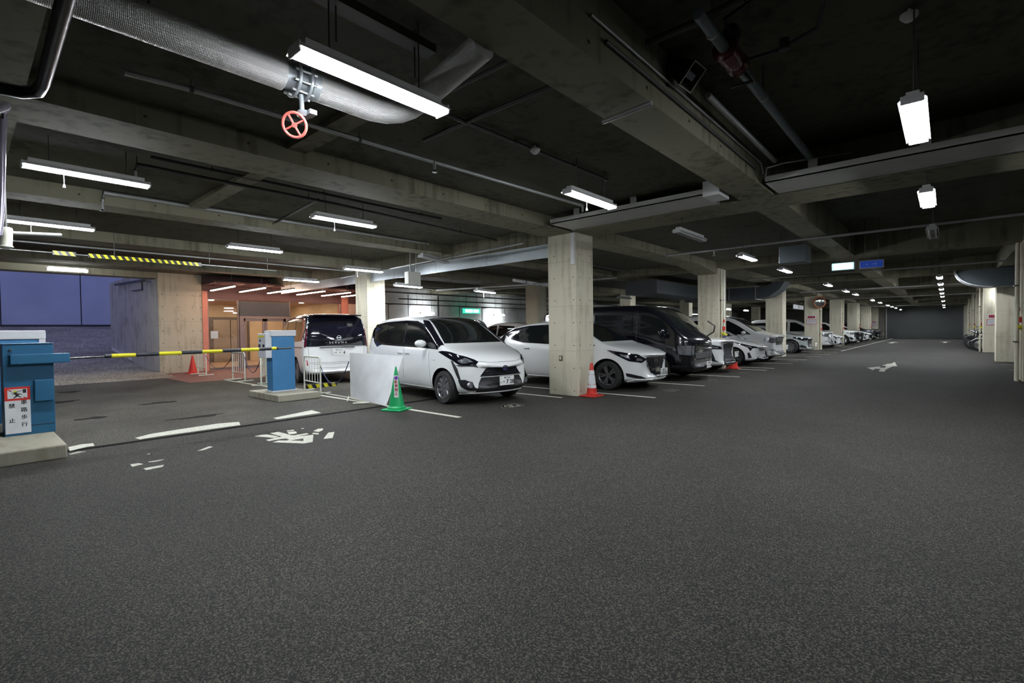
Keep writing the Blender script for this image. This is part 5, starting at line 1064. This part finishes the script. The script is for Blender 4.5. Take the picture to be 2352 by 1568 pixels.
fs_ += [(a, n_ + a, n_ + b_, b_) for a, b_ in zip(per, per[1:] + per[:1])]
q.add(vs, fs_, BW); q.build('panel', bd, smooth=40)
q = MB(); q.tube([(-.80, .13, .02), (-.80, .13, .92)], .016, WRAIL, 8); q.tube([(-.80, .12, .03), (.72, -.04, .02)], .014, WRAIL, 8); q.tube([(-1.1, .25, .02), (-.55, -.10, .02)], .016, WRAIL, 8); q.tube([(-.15, -.22, .018), (.15, .25, .018)], .017, WRAIL, 8); q.build('stand', bd, smooth=40)
q = MB(); q.tube([(-.80, .12, .03), (-1.95, .2, .02)], .012, WRAIL, 8); q.build('floor_bar', bd, smooth=40)
def cone(loc, h, mt, label, r0=.14, base=.19, bands=(), rz=0, tip=.02):
    t = thing('traffic_cone', label, 'cone', loc, rz); q = MB(); q.box((-base, -base, 0), (base, base, .028), mt); q.build('base', t, bevel=.012)
    q = MB(); q.lathe([(r0, .028), (r0, .05), (r0 * .84, .075), (tip * 1.15, h - .02), (tip * .8, h), (.001, h)], mt, 24); q.build('cone_body', t, smooth=30)
    for z0, z1 in bands:
        def rr(z): return r0 * .84 + (tip * 1.15 - r0 * .84) * (z - .075) / (h - .095) + .003
        q = MB(); q.lathe([(rr(z0) - .003, z0), (rr(z0), z0), (rr(z1), z1), (rr(z1) - .003, z1)], mat('cone_white', (.72, .72, .72), .4), 24); q.build('reflective_band', t, smooth=30)
    return t
gcn = cone(tuple(pz(911, 941)), .74, GREEN, 'green traffic cone with a no parking label in front of the white board', r0=.155, base=.19, tip=.012, rz=.35)
lb = MB().box((.0, -.036, .23), (.004, .036, .60), MATS['sign_white']).build('paper_label', gcn); 
dr = Vector((.82, -.57, 0)); ang = math.atan2(dr.y, dr.x)
MT = Matrix.Rotation(ang - .35, 4, 'Z'); 
lb.matrix_local = MT @ Matrix.Translation((.098, 0, .0)) @ Matrix.Rotation(0, 4, 'Y')
b0 = lb; lb.matrix_local = MT @ Matrix.Translation((.147, 0, 0)) @ Matrix.Rotation(-.18, 4, 'Y')
for i, ch in enumerate('駐車禁止'): text_obj('label_letter', ch, .062, mat('label_red', (.5, .01, .02), .5), lb, face_m((.0045, 0, .485 - i * .066), (1, 0, 0)), bold=.002)
q = MB(); q.lathe([(.032, 0), (.032, .001)], mat('label_violet', (.16, .03, .35), .5), 20, 'x', (.0045, 0, .556)); q.build('no_parking_symbol', lb)
rcn = cone((-5.28, 8.33, 0), .66, RED, 'red and white traffic cone at the foot of the nearest column', r0=.12, base=.18, bands=((.17, .235), (.25, .42), (.44, .52)), tip=.028)
MB().box((0, -.05, .24), (.003, .05, .44), MATS['sign_white']).build('paper_label', rcn).matrix_local = Matrix.Rotation(-1.0, 4, 'Z') @ Matrix.Translation((.116, 0, 0)) @ Matrix.Rotation(-.122, 4, 'Y')
cone(tuple(pz(443, 857)), .62, RED, 'plain red traffic cone before the concrete wall beside the entrance', r0=.15, base=.2)
q = pz(1684, 846); cone((q.x + .02, q.y - .05, 0), .24, RED, 'low red cone behind the white crossover bumper', r0=.16, base=.20, tip=.10)
# wheel stop in yellow and black under the left minivan
ws = thing('wheel_stop', 'yellow and black striped wheel stop under the minivan tail', 'wheel stop', (-11.45, 5.75, 0)); q = MB(); q.box((-.06, -.3, 0), (.06, .5, .10), BLACK); q.build('block', ws, bevel=.01)
q = MB(); [q.add([(.061, y, .005), (.061, y + .1, .005), (.061, y + .05, .095), (.061, y - .05, .095), (.059, y, .005), (.059, y + .1, .005), (.059, y + .05, .095), (.059, y - .05, .095)], [(0, 1, 2, 3), (0, 4, 5, 1), (2, 6, 7, 3), (1, 5, 6, 2), (3, 7, 4, 0)], YEL) for y in (-.22, -.02, .18, .38)]; q.build('yellow_stripe', ws)
# ================================================================ FITTINGS ON COLUMNS
def notice(x, y, z, nx, ny, label, w=.36):
    n = Vector((nx, ny, 0)); o = thing('notice_sign', label, 'sign', (x, y, z), math.atan2(ny, nx), 'red and white notice signs on columns')
    MB().box((0, -w / 2, .06), (.008, w / 2, .27), MATS['sign_white']).build('upper_plate', o); MB().box((.008, -w / 2 + .03, .10), (.010, w / 2 - .03, .23), mat('notice_red', (.42, .02, .05), .5)).build('red_field', o)
    text_obj('notice_lettering', '注意', .115, MATS['sign_white'], o, face_m((.0115, 0, .165), (1, 0, 0)), sx=1.2, bold=.0008)
    MB().box((0, -w / 2 - .03, -.27), (.008, w / 2 + .03, .03), MATS['notice_red']).build('lower_plate', o); MB().box((.008, -w / 2 - .01, -.25), (.010, w / 2 + .01, .01), MATS['sign_white']).build('white_field', o)
    q = MB(); [q.box((.010, -w / 2 + .03, zz), (.0112, w / 2 - .05, zz + .02), MATS['notice_red'] if zz < -.2 else mat('faint_ink', (.35, .33, .35), .6)) for zz in (-.22, -.14, -.09, -.04)]; q.build('lettering_lines', o)
notice(-5.84, ROWY[3] + .055, 1.72, 0, -1, 'red and white notice signs on the column below the round mirror', .44); notice(1.66, ROWY[3] - .055, 1.55, 0, -1, 'red and white notice signs on the lit right column', .42)
notice(-5.84, ROWY[7] + .055, 1.6, 0, -1, 'small notice sign far away beside the shutter', .4)
mr = thing('convex_mirror', 'round convex traffic mirror with an orange rim on the fourth column', 'mirror', (-5.40, ROWY[3] - .15, 2.70)); MM = face_m((0, 0, 0), (.45, -.85, -.12))
q = MB(); q.lathe([(.30, -.03), (.335, 0), (.30, .03)], mat('orange_rim', (.35, .10, .03), .5), 32); q.build('rim', mr, smooth=40).matrix_local = MM
q = MB(); q.lathe([(.305, .01), (.25, .035), (.18, .055), (.09, .068), (.001, .073)], CHROME, 32); q.build('mirror_face', mr, smooth=60).matrix_local = MM; q = MB(); q.tube([(0, .02, 0), (-.09, .22, 0)], .02, GALV); q.build('bracket', mr)
hs = thing('hanging_sign', 'white rectangular sign hung left of the round mirror', 'sign', (-6.2, 31.1, 2.33)); MB().box((-.02, -1.2, -.02), (.02, 1.2, .22), MATS['sign_white']).build('sign_plate', hs); text_obj('sign_lettering', '出口', .18, DKTXT, hs, face_m((.022, .0, .10), (1, 0, 0)), sx=1.3); q = MB(); [q.tube([(0, y, .2), (0, y, 1.4)], .006, DPIPE) for y in (-.8, .8)]; q.build('hanging_rod', hs)
def risers(x, ys, y_face, label, red=1.3, yel=True):
    t = thing('pipe_riser', label, 'pipe', (x, ys, 0), group='vertical pipes with red boxes on columns')
    for dy, r, mt_ in ((0, .035, CON), (.10, .018, DPIPE), (.19, .035, WRAIL)): q = MB(); q.tube([(0, dy, 0), (0, dy, 3.2)], r, mt_, 10); q.build('riser_pipe', t, smooth=40)
    for z in (.9, 2.2): MB().box((-.06, -.04, z), (.02, .24, z + .03), DPIPE).build('pipe_clamp', t)
    MB().box((-.0, .06, red), (.05, .15, red + .10), RED).build('red_box', t, bevel=.01)
    for dy in (.0, .13): q = MB(); q.tube([(.04, dy, red - .26), (.04, dy, red - .13)], .030, RED, 12); q.build('red_bell', t, smooth=40)
    if yel: MB().box((.0, -.06, red - .38), (.09, .02, red - .32), YEL).build('yellow_guard', t); MB().box((.0, .02, red - .42), (.09, .26, red - .36), YEL).build('yellow_guard', t)
    return t
r = risers(-5.44, ROWY[1] + .12, 0, 'pale riser pipes with red fire boxes on the second column', 1.50); MB().box((.05, -.06, .80), (.075, .20, 1.08), mat('purple_sign', (.03, .03, .18), .5)).build('purple_plate', r)
r2 = risers(-5.42, ROWY[3] + .3, 0, 'pale riser pipe with a red box on the mirror column', 1.4, False)
for k in (4, 5, 6): risers(-5.42, ROWY[k] + .3, 0, ('riser pipe with a red box on the fifth left column', 'riser pipe with a red box on the sixth left column', 'riser pipe with a red box on the seventh left column')[k - 4], 1.4, False)
risers(1.22, ROWY[1] + .02, 0, 'pale riser pipes with red bells and yellow guards at the right edge', 1.62)
for k in (3, 4, 5): risers(1.22, ROWY[k] + .75, 0, ('riser pipes with yellow guards just behind the lit right column', 'second riser with yellow guards beyond the right column', 'third riser with yellow guards beyond the right column')[k - 3], 1.55)
wl = thing('wall_lamp', 'small bright lamp at the top of the lit right column', 'lamp', (2.0, ROWY[3] - .12, 2.75)); MB().box((-.06, -.06, -.14), (.04, .04, .12), TUBE).build('diffuser', wl, bevel=.01); MB().box((-.05, .04, -.1), (.03, .07, .1), LWHITE).build('mounting_plate', wl)
# ================================================================ VEHICLES
NOSE = -4.62
compact_minivan((-8.04, 6.83, 0), 'white compact minivan with plate 728 parked left of the nearest column').root.rotation_euler = (0, 0, -.138)
tall_minivan_rear((-14.22, 7.14, 0), 'white minivan with a glossy black tailgate seen from behind', math.pi - .234)
electric_hatch((-4.64 - 2.24, 10.22, 0), 'white hatchback with plate 17-55 partly behind the nearest column')
one_box_van((-4.56 - 2.42, 12.72, 0), 'tall black passenger van between the white hatchback and crossover')
crossover((-4.66 - 2.25, 15.25, 0), 'white crossover with a large mesh grille beside the black van')
liftback((-4.62 - 2.27, 18.68, 0), 'white liftback with slit headlamps between crossover and minivan')
big_minivan((-4.63 - 2.36, 21.2, 0), 'white minivan with a chrome grille behind the liftback nose', seed=1)
sedan((-4.92 - 2.475, 28.5, 0), 'silver sedan in front of the column with the round mirror')
big_minivan((-5.0 - 2.36, 34.6, 0), 'white minivan behind the mirror column with bold chrome nose', seed=2)
liftback((-4.78 - 2.27, 37.1, 0), 'low white sports car right of the mirror column', name='sports_car')
suv((-4.66 - 2.31, 42.8, 0), 'white sport utility car beyond the low white sports car')
sedan((-4.7 - 2.475, 47.3, 0), 'dark grey car beyond the white sport utility car', DPAINT, spokes=8)
liftback((-4.7 - 2.27, 51.2, 0), 'small white car near the far end of the row', name='hatchback_car')
suv((-4.7 - 2.31, 55.6, 0), 'dark grey sport utility car near the far end of the row', DPAINT)
suv((-4.7 - 2.31, 60.8, 0), 'black car last in the row before the shutter', NPAINT)
# rear rows
big_minivan((-16.2, 13.6, 0), 'silver and black minivan facing away behind the compact minivan', SPAINT, seed=3).root.rotation_euler = (0, 0, math.pi)
suv((-15.0, 16.6, 0), 'white car in the rear bay behind the white hatchback').root.rotation_euler = (0, 0, math.pi)
big_minivan((-14.6, 23.6, 0), 'white minivan in the rear bay behind the black van', seed=5).root.rotation_euler = (0, 0, math.pi)
big_minivan((-13.6, 29.0, 0), 'dark car in the rear bay right of the second column', DPAINT, seed=6); big_minivan((-12.4, 41.5, 0), 'white car in the rear bay behind the silver sedan', seed=7)
# motorcycles
def motorcycle(loc, rz, label, body):
    t = thing('motorcycle', label, 'motorcycle', loc, rz, 'motorcycles parked along the right side')
    for x in (-.68, .68): q = MB(); q.lathe([(.22, -.05), (.29, -.05), (.31, 0), (.29, .05), (.22, .05), (.22, -.05)], RUB, 20, 'y', cap=False); q.lathe([(.22, -.02), (.03, -.03), (.03, .03), (.22, .02)], CHROME, 12, 'y'); o = q.build('wheel', t, smooth=40); o.location = (x, 0, .31)
    q = MB(); q.box((-.25, -.14, .28), (.22, .14, .58), mat('engine_metal', (.3, .3, .32), .3, .8)); q.tube([(.1, .16, .3), (-.3, .2, .28), (-.85, .2, .36)], [.03, .04, .055], CHROME, 10); q.build('engine', t, bevel=.02)
    q = MB(); q.lathe([(.001, -.28), (.12, -.22), (.16, -.02), (.15, .12), (.08, .28), (.001, .30)], body, 14, 'x', (.12, 0, .78)); q.build('fuel_tank', t, smooth=60)
    q = MB(); q.box((-.78, -.13, .72), (-.12, .13, .80), BLACK); q.build('seat', t, bevel=.03); q = MB(); q.prism([(-.95, .70), (-.55, .62), (-.2, .66), (-.2, .72), (-.9, .82)], lambda u, v, w: (u, w - .09, v), .18, body); q.build('tail_cowl', t)
    for s in (-.09, .09): q = MB(); q.tube([(.68, s, .31), (.42, s, .98)], .022, CHROME, 8); q.build('fork', t)
    q = MB(); q.tube([(.30, -.36, 1.04), (.40, -.2, 1.02), (.42, 0, 1.0), (.40, .2, 1.02), (.30, .36, 1.04)], .015, BLACK, 8); q.build('handlebar', t, smooth=40)
    for s in (-.3, .3): q = MB(); q.tube([(.36, s, 1.03), (.40, s * 1.15, 1.2)], .006, CHROME, 6); q.box((.39, s * 1.15 - .05, 1.18), (.41, s * 1.15 + .05, 1.25), BLACK); q.build('mirror', t)
    q = MB(); q.lathe([(.09, 0), (.08, .06), (.001, .08)], REFL, 14, 'x', (.50, 0, .90)); q.lathe([(.001, -.12), (.06, -.08), (.09, 0)], body, 14, 'x', (.50, 0, .90)); q.build('headlamp', t, smooth=40); MB().box((-.98, -.06, .68), (-.93, .06, .75), REDL).build('tail_lamp', t, bevel=.01)
    q = MB(); q.prism([(.42, .60), (.55, .66), (.82, .66), (1.0, .52), (1.02, .48), (.8, .61), (.6, .62)], lambda u, v, w: (u, w - .06, v), .12, body); q.build('front_mudguard', t); q = MB(); q.tube([(-.1, .1, .3), (-.15, .35, .02)], .015, BLACK, 6); q.build('side_stand', t); return t
redm = mat('motorcycle_red', (.5, .02, .02), .25, coat=1.0); bikes = [(34.2, WPAINT, 'white motorcycle nearest the lit right column'), (35.2, NPAINT, 'black motorcycle second from the lit right column'), (36.3, NPAINT, 'black motorcycle third in the right row'), (37.5, DPAINT, 'grey motorcycle fourth in the right row'), (38.7, NPAINT, 'black motorcycle fifth in the right row'), (39.8, DPAINT, 'grey motorcycle sixth in the right row'), (43.4, NPAINT, 'black motorcycle seventh in the right row'), (45.0, WPAINT, 'white motorcycle eighth in the right row'), (46.6, NPAINT, 'black motorcycle last of the right row')]
for i, (y, mt_, lb_) in enumerate(bikes): motorcycle((2.22 - .10 * (i % 3) - (.30 if y < 41 else .2), y, 0), math.pi + .12 * math.sin(i * 2.1), lb_, mt_)
